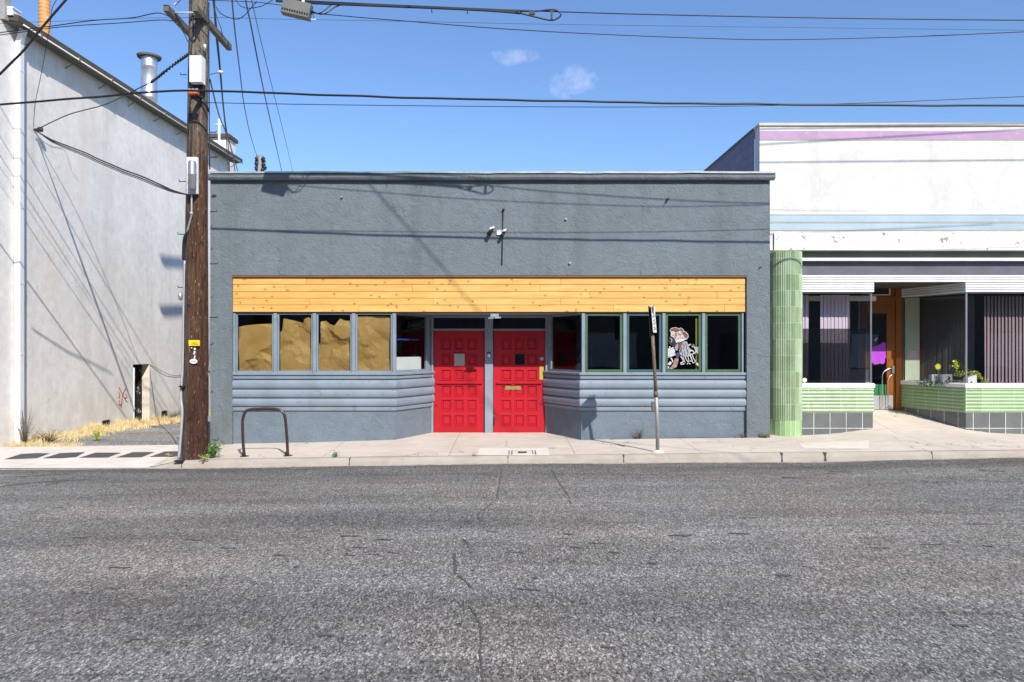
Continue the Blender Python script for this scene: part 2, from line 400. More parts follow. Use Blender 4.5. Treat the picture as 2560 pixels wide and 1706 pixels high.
def mat_paint_wear(name, c, worn, amt=.5, scale=6, rough=.5, bumpy=.2, metal=0):
    t = NT(name)
    n = t.noise(t.obj, scale, 7, .7); n2 = t.noise(t.obj, scale * .3, 4)
    base = t.mix(t.rng(n2, .35, .65), vary(c, .9), vary(c, 1.08))
    cc = t.mix(t.rng(n, .58, .64, 0, amt), base, worn)
    cc = t.mix(t.rng(t.noise(t.map(t.obj, (1, 1, .25)), 2.0, 5, .7), .55, .75, 0, .25), cc, vary(c, .6))
    t.col(cc); t.rough(rough, metal); t.bump(n, bumpy, .004)
    return t.m

m_asphalt = mat_asphalt('street_asphalt', .170, kerb=True)
m_asphalt2 = mat_asphalt('alley_asphalt', .23)
m_side = mat_concrete('sidewalk_concrete', (.62, .545, .46))
m_kerb = mat_concrete('kerb_concrete', (.42, .375, .32), joints=False)
m_apron = mat_concrete('apron_concrete', (.68, .62, .55), joints=False)
m_patchlight = mat_concrete('new_concrete', (.72, .66, .57), joints=False)
m_strip = mat_paint_wear('dark_inlay_asphalt', (.075, .065, .060), (.16, .14, .12), .6, 20, .9, .5)
m_grey = mat_stucco('slate_grey_stucco', (.174, .206, .224), 1.0, cracks=.8, stain=.55)
m_greytrim = mat_paint_wear('slate_grey_paint', (.205, .252, .300), (.12, .15, .17), .5, 7, .6, .2)
m_greybase = mat_stucco('slate_grey_base_stucco', (.180, .222, .262), 2.2)
m_greydoorpost = M('grey_post_paint', (.23, .28, .33), .5, bump=.3, bscale=40)
m_left = mat_stucco('pale_rendered_wall', (.85, .81, .75), 1.8, stain=.4, rust=.45, cracks=.5, seams=.4, bd=.011)
m_rough = mat_stucco('rough_concrete', (.42, .41, .38), 3.0, stain=.5)
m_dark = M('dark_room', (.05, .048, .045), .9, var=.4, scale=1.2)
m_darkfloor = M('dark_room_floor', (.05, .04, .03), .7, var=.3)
m_black = M('black_rubber', (.008, .008, .008), .5)
m_cable = M('black_cable_jacket', (.012, .012, .014), .45)
m_cablegrey = M('grey_cable_jacket', (.05, .05, .055), .5)
m_pine = mat_pine()
m_pinedark = M('stained_batten', (.20, .09, .025), .6)
m_pole = mat_polewood()
m_arm = mat_paint_wear('weathered_crossarm', (.13, .12, .09), (.03, .03, .025), .7, 12, .85, .5)
m_glass = mat_glass()
m_glass2 = mat_glass('shop_glass', (.84, .86, .86), 1.6)
m_kraft = mat_kraft()
m_green = mat_paint_wear('green_window_paint', (.055, .115, .060), (.16, .22, .15), .3, 14, .5, .1)
m_teal = mat_paint_wear('teal_window_paint', (.035, .095, .105), (.10, .16, .16), .3, 14, .5, .1)
m_red = mat_paint_wear('red_door_paint', (.43, .005, .016), (.30, .006, .014), .55, 4, .42, .15)
m_brass = M('brass', (.62, .47, .16), .35, .7)
m_white = M('white_paint', (.80, .79, .77), .5, var=.04)
m_whitewall = mat_stucco('white_wall_render', (.70, .685, .655), 1.2, stain=.35, cracks=.25, bd=.012)
m_peel = mat_paint_wear('peeling_white_paint', (.80, .78, .74), (.20, .16, .12), .9, 4.2, .6, .6)
m_pink = mat_paint_wear('mauve_band_paint', (.42, .26, .42), (.6, .48, .6), .35, 6, .6, .15)
m_blue = mat_paint_wear('pale_blue_band_paint', (.37, .47, .535), (.50, .58, .62), .4, 2.5, .6, .15)
m_beige = M('beige_line_paint', (.55, .50, .42), .7)
m_slate = M('dark_slate_signband', (.105, .10, .125), .5, var=.25, scale=2)
m_corr = mat_paint_wear('white_ribbed_valance', (.80, .79, .80), (.5, .5, .5), .25, 5, .4, .1)
m_tilegreen = mat_tile('ribbed_green_tile', (.27, .39, .21), (.36, .50, .28), (.48, .60, .38), .34, .60, z0=.671 - .02)
m_tilegrey = mat_tile('grey_floor_tile', (.115, .125, .125), (.15, .158, .158), (.70, .70, .64), .345, .338, z0=.671 - .338 * 3, u0=.12)
m_timber = mat_paint_wear('varnished_orange_wood', (.26, .085, .012), (.14, .045, .008), .5, 8, .35, .1)
m_steel = M('bare_steel', (.55, .55, .55), .32, .9)
m_galv = M('galvanised_metal', (.62, .63, .65), .38, .8, var=.2, scale=6)
m_alu = M('grey_conduit', (.42, .42, .43), .5, .3)
m_rustpost = mat_paint_wear('rusty_post_paint', (.16, .125, .09), (.11, .045, .018), .85, 9, .65, .4)
m_greypost = mat_paint_wear('grey_post_metal', (.33, .33, .32), (.16, .14, .12), .6, 22, .5, .3, .3)
m_rack = mat_paint_wear('dark_brown_rack_enamel', (.055, .038, .032), (.16, .12, .10), .4, 16, .32, .15, .3)
m_signwhite = mat_paint_wear('sign_white', (.78, .78, .76), (.55, .54, .5), .4, 20, .4, .05)
m_signdark = M('sign_back', (.035, .035, .035), .5, .3)
m_ink = M('black_ink', (.01, .01, .012), .6)
m_greenink = M('green_ink', (.02, .16, .06), .6)
m_yellow = M('yellow_tag', (.85, .62, .02), .5, var=.05)
m_orange = M('orange_clamp', (.75, .12, .02), .5)
m_rustpipe = mat_paint_wear('rusty_spiral_pipe', (.55, .26, .08), (.62, .48, .30), .6, 5, .6, .2)
m_soffit = M('olive_soffit', (.17, .16, .12), .8)
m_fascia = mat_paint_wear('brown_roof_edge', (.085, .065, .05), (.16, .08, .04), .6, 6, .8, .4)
m_cream = M('cream_jamb', (.68, .62, .50), .7, var=.1)
m_creamwall = M('cream_green_wall', (.56, .62, .45), .7, var=.05)
m_mauve = M('mauve_blind_fabric', (.34, .245, .265), .8, var=.06)
m_pinkblind = M('pale_pink_blind_fabric', (.80, .66, .78), .8, var=.03)
m_purple = mat_paint_wear('purple_window_paint', (.40, .05, .55), (.50, .15, .62), .5, 30, .5, .1)
m_greenpaint = mat_paint_wear('green_window_paint_hill', (.02, .16, .06), (.02, .10, .05), .5, 6, .5, .1)
m_leaf = M('weed_leaf', (.085, .19, .030), .6, var=.35, scale=14)
m_vine = M('variegated_vine_leaf', (.52, .58, .06), .6, var=.3, scale=14)
m_drygrass = M('dry_grass', (.66, .52, .27), .8, var=.4, scale=9)
m_drytwig = M('dry_twig', (.13, .09, .055), .8, var=.3)
m_bluetape = M('blue_masking_tape', (.01, .06, .40), .6)
m_board = M('white_board', (.82, .82, .82), .6, var=.02)
m_brownhat = M('decal_brown', (.15, .05, .03), .6)
m_tan = M('decal_tan', (.33, .22, .15), .6)
m_skin = M('decal_pale', (.50, .42, .36), .6)
m_decalgrey = M('decal_grey', (.30, .29, .32), .6)
m_roof = M('gravel_roof', (.25, .24, .22), .9, var=.2)
m_block = mat_tile('lilac_block_wall', (.20, .18, .27), (.23, .21, .30), (.12, .11, .15), .42, .21, rough=.7)
m_opp = mat_stucco('opposite_wall_render', (.26, .245, .22), 1.0, stain=.4)
m_graf = M('red_spray_paint', (.30, .02, .03), .7)

# ---------------------------------------------------------------- ground
FAC, WIN, DOORY = 15.2, 15.28, 16.55
f_pts = [(-16, -.03), (-10.5, .0), (-9.2, .01), (-6.2, .055), (-5.75, .068), (-4.28, .094), (-2.38, .149), (1.42, .142), (2.45, .175), (4.75, .20), (5.3, .205), (6.18, .18), (7.7, .265), (9.67, .253), (10.94, .208), (20, .20)]
k_pts = [(-16, -.20), (-9.2, -.128), (-6.5, -.118), (-5.95, .012), (-5.18, .029), (-.42, .087), (2.3, .115), (4.8, .148), (7.3, .166), (9.2, .187), (16, .22)]
r_pts = [(-30, -.35), (-9.2, -.136), (-5.18, -.110), (-.42, -.035), (2.3, -.02), (5.16, -.007), (7.3, .04), (9.2, .087), (16, .14), (30, .2)]
KY = 13.3
def gz(x, y):
    a = interp(k_pts, x); b = interp(f_pts, x)
    if y <= 15.2: return lerp(a, b, (y - KY) / (15.2 - KY))
    if 6.5 < x < 10.5: return b + (y - 15.5) / 1.9 * .33 * max(0, min(1, (x - 6.9) / .7)) * max(0, min(1, (10.3 - x) / .6)) if y > 15.5 else b
    return lerp(b, .158, min(1, (y - 15.2) / 1.2)) if -3 < x < 2 else b
def road_z(x, y): return interp(r_pts, x) + .05 * max(0, min(1, (KY - y) / 5)) * (1 - max(0, -y) / 12)
def grid(xs, ys, zf):
    b = MB(); vs = [(x, y, zf(x, y)) for y in ys for x in xs]; n = len(xs)
    b.mesh(vs, [(j * n + i, j * n + i + 1, (j + 1) * n + i + 1, (j + 1) * n + i) for j in range(len(ys) - 1) for i in range(n - 1)], True)
    return b
def frange(a, b, n): return [lerp(a, b, i / n) for i in range(n + 1)]
g = MB().face([(-900, -900, -.9), (900, -900, -.9), (900, 900, -.9), (-900, 900, -.9)]); tag(g.build('ground', m_roof), kind='structure')
tag(grid([-60, -40, -30] + frange(-20, 20, 80) + [30, 40, 60], frange(-8, KY - .02, 24), road_z).build('road', m_asphalt), kind='structure')
def kz(x): return interp(k_pts, x)
xs = sorted(set(frange(-16, 20, 144) + [p[0] for p in f_pts] + [p[0] for p in k_pts if -16 <= p[0] <= 20]))
# sidewalk sheet with its two recesses
sw = grid(xs, [KY + .14] + frange(KY + .3, 15.2, 8), gz)
sw2 = grid([x for x in xs if -3 <= x <= 2], [15.2, 15.6, 16.0, 16.7], gz)
sw3 = grid([x for x in xs if x >= 5.2], [15.2, 15.5, 15.9, 16.4, 17.0, 17.7], gz)
sw4 = grid([x for x in xs if x <= -2.9], [15.2, 15.32], gz)
for q in (sw2, sw3, sw4): sw.mesh(q.v, q.f, True)
tag(sw.build('sidewalk', m_side), kind='structure')
# kerb: rounded top edge and a battered, chipped face
kb = MB(); kp = []
kxs = frange(-16, 20, 420)
rows = []
for x in kxs:
    chip = noise.noise(Vector((x * 4, 0, 3))) * .010 + max(0, noise.noise(Vector((x * 1.7, 5, 1))) - .38) * .12
    zt, zb = kz(x) + .002, road_z(x, KY) - .05
    rows.append([(x, KY + .15, kz(x) + .0025), (x, KY + .04, zt + .001), (x, KY + .012 + chip * .5, zt - .012 - max(0, chip)), (x, KY - .01, lerp(zt, zb, .35)), (x, KY - .03, zb)])
vs = [p for r_ in rows for p in r_]; n = 5
kb.mesh(vs, [(i * n + j, i * n + j + 1, (i + 1) * n + j + 1, (i + 1) * n + j) for i in range(len(rows) - 1) for j in range(n - 1)], False)
tag(kb.build('kerb', m_kerb), kind='structure')
# gutter dust line: thin strip of paler concrete along the kerb
gt = MB()
for a, b in zip(kxs, kxs[1:]):
    w0 = .10 + .10 * noise.noise(Vector((a * .8, 2, 0))); w1 = .10 + .10 * noise.noise(Vector((b * .8, 2, 0)))
    gt.face([(a, KY - .03 - w0, road_z(a, KY) + .004), (b, KY - .03 - w1, road_z(b, KY) + .004), (b, KY - .02, road_z(b, KY) + .006), (a, KY - .02, road_z(a, KY) + .006)])
tag(gt.build('gutter', M('gutter_grit', (.33, .30, .27), .9, var=.35, scale=9)), kind='structure')
# paler driveway apron with five dark inlaid strips
ap = grid(frange(-12, -6.55, 22), frange(KY + .005, 15.25, 8), lambda x, y: gz(x, y) + .004)
tag(ap.build('driveway', m_apron), kind='structure')
for q in ([(45, 405), (240, 345), (420, 335), (565, 338), (420, 392), (250, 400)], [(480, 395), (680, 335), (965, 323), (860, 380), (700, 393)],
          [(895, 388), (1080, 330), (1370, 330), (1220, 385)], [(1310, 385), (1500, 325), (1750, 322), (1600, 382)], [(1690, 378), (1860, 318), (2040, 312), (2040, 360), (1980, 372)]):
    pts = []
    for (a, b_) in q:
        u, v = a / 4.525, 1060 + b_ / 4.525
        Y = 14.2
        for _ in range(12): Y = (2 - gz(PX(u, Y), Y)) * F / (v - 876)
        pts.append((PX(u, Y), Y, gz(PX(u, Y), Y) + .008))
    tag(MB().face(pts).build('asphalt_inlay', m_strip), kind='structure')
# cracks and tar smears lying on the road
def rp_(u, v, dz):
    Y = 8
    for _ in range(20): Y = (2 - road_z(PX(u, Y), Y)) * F / (v - 876)
    return Vector((PX(u, Y), Y, road_z(PX(u, Y), Y) + dz))
m_tar = mat_paint_wear('tar_smear', (.088, .085, .080), (.15, .15, .15), .9, 30, .8, .3)
def ragged(pts, w, name, seed):
    pa = smoothpath([rp_(u, v, .007) for u, v in pts], 12); b = MB(); n = len(pa)
    L_ = []; R_ = []
    for i, p in enumerate(pa):
        d_ = (pa[min(i + 1, n - 1)] - pa[max(i - 1, 0)]).normalized(); q = Vector((-d_.y, d_.x, 0))
        e_ = min(1, min(i, n - 1 - i) / 4 + .15)
        wob = q * .02 * noise.noise(Vector((i * .7, seed, 0)))
        L_.append(p + wob + q * w * e_ * (.35 + abs(noise.noise(Vector((i * .45, seed, 4)))) * 1.6)); R_.append(p + wob - q * w * e_ * (.35 + abs(noise.noise(Vector((i * .5, seed, 9)))) * 1.6))
    b.mesh(L_ + R_, [(i, i + 1, n + i + 1, n + i)[::-1] for i in range(n - 1)])
    tag(b.build(name, m_tar), kind='structure')
for k, (pts, w) in enumerate((([(1255, 1172), (1248, 1210), (1240, 1250), (1200, 1282), (1196, 1297), (1206, 1305)], .010), ([(1158, 1348), (1170, 1363), (1168, 1372)], .010),
        ([(1140, 1385), (1136, 1402), (1139, 1420), (1138, 1440)], .014), ([(1146, 1440), (1164, 1455), (1182, 1472)], .011), ([(1170, 1515), (1192, 1545), (1204, 1580), (1200, 1640), (1208, 1712)], .010),
        ([(1376, 1172), (1396, 1205), (1420, 1240), (1428, 1262)], .007), ([(0, 1218), (60, 1210), (140, 1203), (230, 1200)], .035), ([(20, 1194), (100, 1190), (180, 1184)], .03))):
    ragged(pts, w, 'road_crack', k * 3.3)
for k, (u, v, L) in enumerate(((1285, 1382, 46), (1308, 1379, 22), (1442, 1370, 28), (1535, 1382, 30), (1322, 1475, 56), (1230, 1330, 28), (1338, 1446, 12), (1490, 1359, 42), (1420, 1336, 24),
        (696, 1389, 26), (876, 1389, 34), (930, 1387, 36), (985, 1383, 32), (740, 1418, 12), (963, 1439, 10), (772, 1477, 12), (813, 1485, 12), (922, 1490, 18), (900, 1370, 40), (485, 1351, 46), (570, 1371, 46), (876, 1341, 52), (960, 1350, 44),
        (811, 1589, 44), (2200, 1371, 46), (2330, 1362, 60), (2100, 1180, 60), (1985, 1195, 70), (2480, 1178, 70), (2230, 1159, 24), (2080, 1184, 30), (300, 1420, 60), (200, 1345, 40), (1700, 1340, 60), (1850, 1335, 50), (2470, 1366, 30), (1960, 1440, 40), (1630, 1410, 24), (2400, 1565, 40), (1520, 1620, 40), (350, 1600, 50))):
    sl_ = random.uniform(-.06, .06)
    ragged([(u - L / 2, v + sl_ * L / 2), (u - L / 6, v - sl_ * 3), (u + L / 5, v + 1), (u + L / 2, v - sl_ * L / 2)], random.uniform(.012, .034), 'tar_smear', 50 + k * 2.1)
# broken gaps in the kerb
for u, w in ((874, .012), (1559, .014), (1954, .022), (2062, .032), (455, .01), (1270, .008), (2330, .008)):
    x = PX(u, KY); b = MB(); z0_, z1_ = road_z(x, KY) - .02, kz(x) + .004
    b.mesh([(x - w, KY - .036, z0_), (x + w * .8, KY - .034, z0_), (x + w * .5, KY - .013, lerp(z0_, z1_, .6)), (x + w * 1.2, KY + .002, z1_), (x + w * .3, KY + .13, z1_), (x - w * .8, KY + .002, z1_), (x - w * .3, KY - .015, lerp(z0_, z1_, .55))], [(0, 1, 2, 6), (6, 2, 3, 5), (5, 3, 4)])
    tag(b.build('kerb_gap', m_black), kind='structure')
# alley
def alley_z(x, y): return interp([(15.2, .0), (17, .0), (20, -.06), (26, -.27), (40, -.4)], y)
tag(grid(frange(-12, -5.9, 6), [15.25, 16, 17, 18, 20, 22, 26, 30, 40], alley_z).build('alley_pavement', m_asphalt2), kind='structure')
# concrete meter-box apron and utility cover
def gp(u, v, dz=0, Y=14):
    for _ in range(14): Y = (2 - gz(PX(u, Y), Y)) * F / (v - 876)
    return Vector((PX(u, Y), Y, gz(PX(u, Y), Y) + dz))
tag(MB().face([gp(1193, 1139, .004), gp(1374, 1139, .004), gp(1370, 1121.5, .004), gp(1199, 1121.5, .004)]).build('concrete_patch', m_patchlight), kind='structure')
tag(MB().face([gp(2010, 1123, .004), gp(2172, 1123, .004), gp(2172, 1102, .004), gp(1995, 1108, .004)]).build('concrete_patch', m_patchlight), kind='structure')
c0 = gp(1307, 1133)
cov = thing('utility_cover', 'pale rectangular meter box cover with small dark slot, in the sidewalk before the red doors', 'utility cover', c0)
b = MB(); q = [gp(1281, 1138, .012), gp(1337, 1138, .012), gp(1332, 1127, .012), gp(1281, 1127, .012)]
b.face(q)
for i in range(4): b.face([q[i], q[i] - Vector((0, 0, .02)), q[(i + 1) % 4] - Vector((0, 0, .02)), q[(i + 1) % 4]])
b.build('lid', m_apron, cov)
MB().face([gp(1295, 1135, .016), gp(1317, 1135, .016), gp(1317, 1131, .016), gp(1295, 1131, .016)]).build('slot', M('rusty_iron', (.07, .045, .04), .7), cov)
for u in (1273, 1280, 1333, 1340):
    a_, c_ = gp(u, 1138, .016), gp(u - 2 if u > 1300 else u, 1128, .016); MB().bar(a_, c_, .012, .004).build('joint', m_strip, cov)

# ---------------------------------------------------------------- left building
def wallX(y): return -10.525 + .035 * (y - 15.3)
LY0, LY1 = 15.12, 26.5
EZ = 8.80
L = thing('rendered_building', 'tall pale grey rendered building with long eave gutter and downspout, left of the utility pole', 'building', (-10.5, 15.3, 0))
b = MB()
oy0, oy1, oz = 20.2, 21.06, 1.61
def wq(y0, y1, z0, z1): b.face([(wallX(y0), y0, z0), (wallX(y1), y1, z0), (wallX(y1), y1, z1), (wallX(y0), y0, z1)])
wq(LY0, oy0, -.5, EZ); wq(oy1, LY1, -.5, EZ); wq(oy0, oy1, oz, EZ)
b.face([(-26, LY0, -.5), (wallX(LY0), LY0, -.5), (wallX(LY0), LY0, EZ), (-26, LY0, EZ)])
b.face([(wallX(LY1), LY1, -.5), (-26, LY1, -.5), (-26, LY1, EZ), (wallX(LY1), LY1, EZ)])
b.build('wall', m_left, L)
# recess in the wall
b = MB(); dd = .5
b.face([(wallX(oy1), oy1, -.5), (wallX(oy1) - dd, oy1, -.5), (wallX(oy1) - dd, oy1, oz), (wallX(oy1), oy1, oz)])
b.face([(wallX(oy0) - dd, oy0, -.5), (wallX(oy0), oy0, -.5), (wallX(oy0), oy0, oz), (wallX(oy0) - dd, oy0, oz)])
b.face([(wallX(oy0), oy0, oz), (wallX(oy1), oy1, oz), (wallX(oy1) - dd, oy1, oz), (wallX(oy0) - dd, oy0, oz)])
b.face([(wallX(oy0) - dd, oy0, -.5), (wallX(oy0) - dd, oy0, oz), (wallX(oy1) - dd, oy1, oz), (wallX(oy1) - dd, oy1, -.5)])
b.build('alcove', m_cream, L)
b = MB(); b.obox((wallX(oy1) - .36, oy1 - .012, .55), (.15, 0, 0), (0, .010, 0), (0, 0, 1.05)); b.build('alcove_board', mat_paint_wear('graffitied_dark_board', (.012, .012, .012), (.55, .55, .55), .9, 9, .6, .2), L)
b = MB(); b.tube([(wallX(oy0) - .04, oy0 + .10, z) for z in (-.3, .3, .31, 1.0, 1.52)], .035, 10); b.tube([(wallX(oy0) - .04, oy0 + .10, .35), (wallX(oy0) - .04, oy0 + .10, .42)], .046, 10); b.build('alcove_pipe', m_white, L)
# roof: slab with dark edge, soffit, gutter rod and brackets
g0 = .30
b = MB()
for y0, y1 in ((LY0 + .2, LY1 + .45),):
    a0, a1 = wallX(y0), wallX(y1)
    b.mesh([(a0 + g0, y0, EZ + .02), (a1 + g0, y1, EZ + .02), (a1 + g0, y1, EZ + .15), (a0 + g0, y0, EZ + .15), (a0 - 5, y0, EZ + 1.1), (a1 - 5, y1, EZ + 1.1), (a0 - 5, y0, EZ + .5), (a1 - 5, y1, EZ + .5)],
           [(0, 1, 2, 3), (3, 2, 5, 4), (1, 7, 5, 2), (0, 3, 4, 6)])
b.build('roof', m_fascia, L)
b = MB(); b.face([(wallX(15.3) - .02, 15.3, EZ), (wallX(15.3) + g0, 15.3, EZ), (wallX(26.9) + g0, 26.9, EZ), (wallX(26.9) - .02, 26.9, EZ)]); b.build('soffit', m_soffit, L)
gut = MB().tube([(wallX(15.45) + g0 + .015, 15.45, EZ - .005), (wallX(26.95) + g0 + .015, 26.95, EZ - .005)], .017, 6).build('gutter', m_white, L)
for i in range(9):
    y = 16.0 + i * 1.33
    b = MB(); b.bar((wallX(y) + g0 + .01, y, EZ - .01), (wallX(y) + .01, y - .05, EZ - .22), .03, .012); b.box(wallX(y) + g0 - .02, wallX(y) + g0 + .035, y - .03, y + .03, EZ - .04, EZ + .05)
    b.build('gutter_bracket', m_soffit, gut)
b = MB().box(-10.56, -10.32, 15.28, 15.52, 8.93, 9.07); b.box(-10.57, -10.30, 15.27, 15.53, 9.07, 9.10); b.build('gutter_outlet', m_white, L)
b = MB().box(-13, -10.43, 15.22, 15.42, EZ + .02, 10.8); b.build('parapet', m_rough, L)
# downspout
dsY = 15.62; dsX = wallX(dsY)
b = MB(); b.box(dsX + .01, dsX + .14, dsY - .02, dsY + .11, 0.05, EZ - .3)
b.bar((dsX + .07, dsY + .04, EZ - .35), (dsX + .20, dsY, EZ - .02), .11, .11, (0, 1, 0))
b.tube([(dsX + .08, dsY + .04, .06), (dsX + .10, dsY + .02, .0), (dsX + .18, dsY - .02, -.04)], .055, 10)
ds = b.build('downspout', m_white, L)
for z in (.55, 1.9, 3.4, 5.0, 6.6, 7.9):
    MB().box(dsX + .003, dsX + .145, dsY - .025, dsY + .115, z, z + .035).build('downspout_strap', m_white, ds)
# roof pipes
b = MB(); cx, cy = PX(111, 17.9), 17.9
prof = []
z = 8.6
while z < 12.5: prof += [(.118, z), (.125, z + .03), (.125, z + .06), (.118, z + .09)]; z += .09
b.lathe((cx, cy, 0), prof, 20); b.build('vent_pipe', m_rustpipe, L)
cx, cy = PX(373, 21.8), 21.8
zt = PZ(150, 21.8)
b = MB().lathe((cx, cy, 0), [(.225, 8.6), (.225, 9.4), (.232, 9.41), (.232, 9.45), (.225, 9.46), (.225, zt - .25), (.232, zt - .24), (.232, zt - .2), (.225, zt - .19), (.225, zt + .055)], 28)
dk = b.build('exhaust_duct', m_galv, L)
MB().lathe((cx + .0, cy, 0), [(.0, zt + .05), (.32, zt + .05), (.34, zt + .10), (.0, zt + .15)], 28, False).build('duct_cap', m_soffit, dk)
# rear wing, antenna, foundation vents, wall hook, tag
b = MB().box(-14, -10.47, 27.3, 28.0, -.5, PZ(345, 27.3)); b.build('rear_wing', m_left, L)
MB().box(-14.1, -10.40, 27.2, 28.1, PZ(345, 27.3), PZ(336, 27.3)).build('rear_wing_roof', m_fascia, L)
b = MB().tube([(-10.75, 27.15, 8), (-10.75, 27.15, PZ(298, 27.15))], .045, 8); b.tube([(-10.9, 27.15, PZ(312, 27.15)), (-10.6, 27.15, PZ(312, 27.15))], .03, 6); b.build('antenna', m_white, L)
for y in (18.95, 21.9):
    x = wallX(y); b = MB()
    b.box(x - .05, x + .005, y - .17, y + .17, .03, .21); fr = b.build('foundation_vent', m_black, L)
    b = MB(); 
    for k in range(5): b.bar((x + .012, y - .15 + k * .075, .03), (x + .012, y - .15 + k * .075, .20), .01, .01, (0, 1, 0))
    b.build('vent_mesh', m_signdark, fr)
b = MB(); iy = 16.23; ix = wallX(iy); iz = 6.84
b.tube([(ix, iy, iz), (ix + .16, iy, iz + .03)], .022, 8); b.lathe((ix + .14, iy, iz), [(.0, -.05), (.05, -.04), (.06, 0), (.05, .05), (0, .06)], 10); b.build('cable_hook', m_cablegrey, L)
# spray-painted scribble
b = MB()
def onwall(u, v):
    Y = 11.06 / (.035 + (1280 - u) / F); return Vector((wallX(Y) + .006, Y, PZ(v, Y)))
for st in ([(297, 969), (305, 985), (312, 998), (318, 1006)], [(314, 970), (307, 985), (304, 1000), (303, 1020)], [(298, 1000), (297, 1010), (300, 1014), (303, 1008)], [(296, 980), (299, 988), (296, 996)], [(313, 985), (317, 992), (312, 996)]):
    pp = smoothpath([onwall(*q) for q in st], 5)
    b.tube(pp, .009, 5)
b.build('spray_scribble', m_graf, L)

# ---------------------------------------------------------------- grey storefront
G = thing('storefront_building', 'single-storey slate grey stucco storefront with pine board band, two red doors and log siding', 'building', (-.45, FAC, .1))
XL, XR = -6.2, PX(1924.8, FAC)
def Z(v): return PZ(v, FAC)
topZ = Z(437)
oL, oR, oT = PX(580, FAC), PX(1867, FAC), Z(689)
b = MB()
b.box(XL, XR, FAC, FAC + .3, oT, topZ)
b.box(XL, oL, FAC, FAC + .3, -.5, oT); b.box(oR, XR, FAC, FAC + .3, -.5, oT)
# side and rear walls, a few millimetres apart from the neighbours
b.mesh([(XL, FAC + .3, -.5), (XL, 26, -.5), (XL, 26, topZ - .1), (XL, FAC + .3, topZ - .1)], [(0, 3, 2, 1)])
b.mesh([(XR - .02, FAC + .3, -.5), (XR - .3, 26, -.5), (XR - .3, 26, topZ - .15), (XR - .02, FAC + .3, topZ - .15)], [(0, 1, 2, 3)])
b.box(XL, XR - .3, 26, 26.2, -.5, topZ - .2)
bw = b.build('wall', m_grey, G)
MB().box(XL + .01, XR - .32, FAC + .3, 26, 4.9, 5.0).build('roof', m_roof, G)
# cornice: wavy metal-edged cap
b = MB()
cx0, cx1 = XL - .03, PX(1934, FAC)
N = 90
rows = []
for i in range(N + 1):
    x = lerp(cx0, cx1, i / N); wv = .006 * noise.noise(Vector((x * .9, 0, 0))) + .003 * noise.noise(Vector((x * 4, 0, 0)))
    rows.append([(x, FAC - .003, Z(452)), (x, FAC - .09, Z(451.5) + wv), (x, FAC - .115, Z(447) + wv), (x, FAC - .115, Z(439) + wv), (x, FAC + .31, Z(438) + wv)])
b.mesh([p for r_ in rows for p in r_], [(i * 5 + j, (i + 1) * 5 + j, (i + 1) * 5 + j + 1, i * 5 + j + 1) for i in range(N) for j in range(4)])
b.mesh(rows[-1], [(0, 1, 2, 3, 4)]); b.mesh(rows[0], [(4, 3, 2, 1, 0)])
b.build('cornice', m_grey, G)
b = MB()
rows = []
for i in range(N + 1):
    x = lerp(cx0, cx1, i / N); wv = .008 * noise.noise(Vector((x * .9, 0, 0))) + .012 * max(0, noise.noise(Vector((x * 2.3, 8, 0))))
    rows.append([(x, FAC - .14, Z(437.5) + wv), (x, FAC - .14, Z(433) + wv), (x, FAC + .33, Z(433) + wv)])
b.mesh([p for r_ in rows for p in r_], [(i * 3 + j, (i + 1) * 3 + j, (i + 1) * 3 + j + 1, i * 3 + j + 1) for i in range(N) for j in range(2)])
b.mesh([rows[-1][0], rows[-1][1], rows[-1][2], (cx1, FAC + .33, Z(437.5))], [(0, 3, 2, 1)])
b.build('coping', M('coping_metal', (.40, .42, .42), .45, .2, var=.25, scale=4), G)
# pine boards
WY = FAC + .047
wl_, wr_ = PX(582, WY), PX(1863.5, WY)
rowv = [694.5, 712, 729.5, 746, 763, 780.5]
joints = [[765, 1083, 1402, 1720], [713, 1031, 1350, 1668], [837, 1155, 1474, 1793], [773, 1083, 1402, 1720], [897, 1216, 1534, 1812]]
b = MB()
for r_ in range(5):
    zt, zb = PZ(rowv[r_], WY) - .003, PZ(rowv[r_ + 1], WY) + .0035
    xs_ = [wl_] + [PX(u, WY) for u in joints[r_]] + [wr_]
    for x0, x1 in zip(xs_, xs_[1:]):
        dy = random.uniform(0, .004)
        x0 += .002; x1 -= .002; e = .003
        y = WY + dy
        b.mesh([(x0, y + e, zb), (x1, y + e, zb), (x1, y + e, zt), (x0, y + e, zt), (x0 + e, y, zb + e), (x1 - e, y, zb + e), (x1 - e, y, zt - e), (x0 + e, y, zt - e), (x0, WY + .022, zb), (x1, WY + .022, zb), (x1, WY + .022, zt), (x0, WY + .022, zt)],
               [(4, 5, 6, 7), (0, 1, 5, 4), (1, 2, 6, 5), (2, 3, 7, 6), (3, 0, 4, 7), (8, 9, 1, 0), (9, 10, 2, 1), (10, 11, 3, 2), (11, 8, 0, 3)])
wb = b.build('board_band', m_pine, G)
b = MB().box(oL, oR, WY + .024, WY + .05, PZ(782, WY), oT + .02); b.box(oL, oR, FAC + .01, WY + .024, PZ(694, WY) + .001, oT + .02); b.build('backing', m_pinedark, wb)
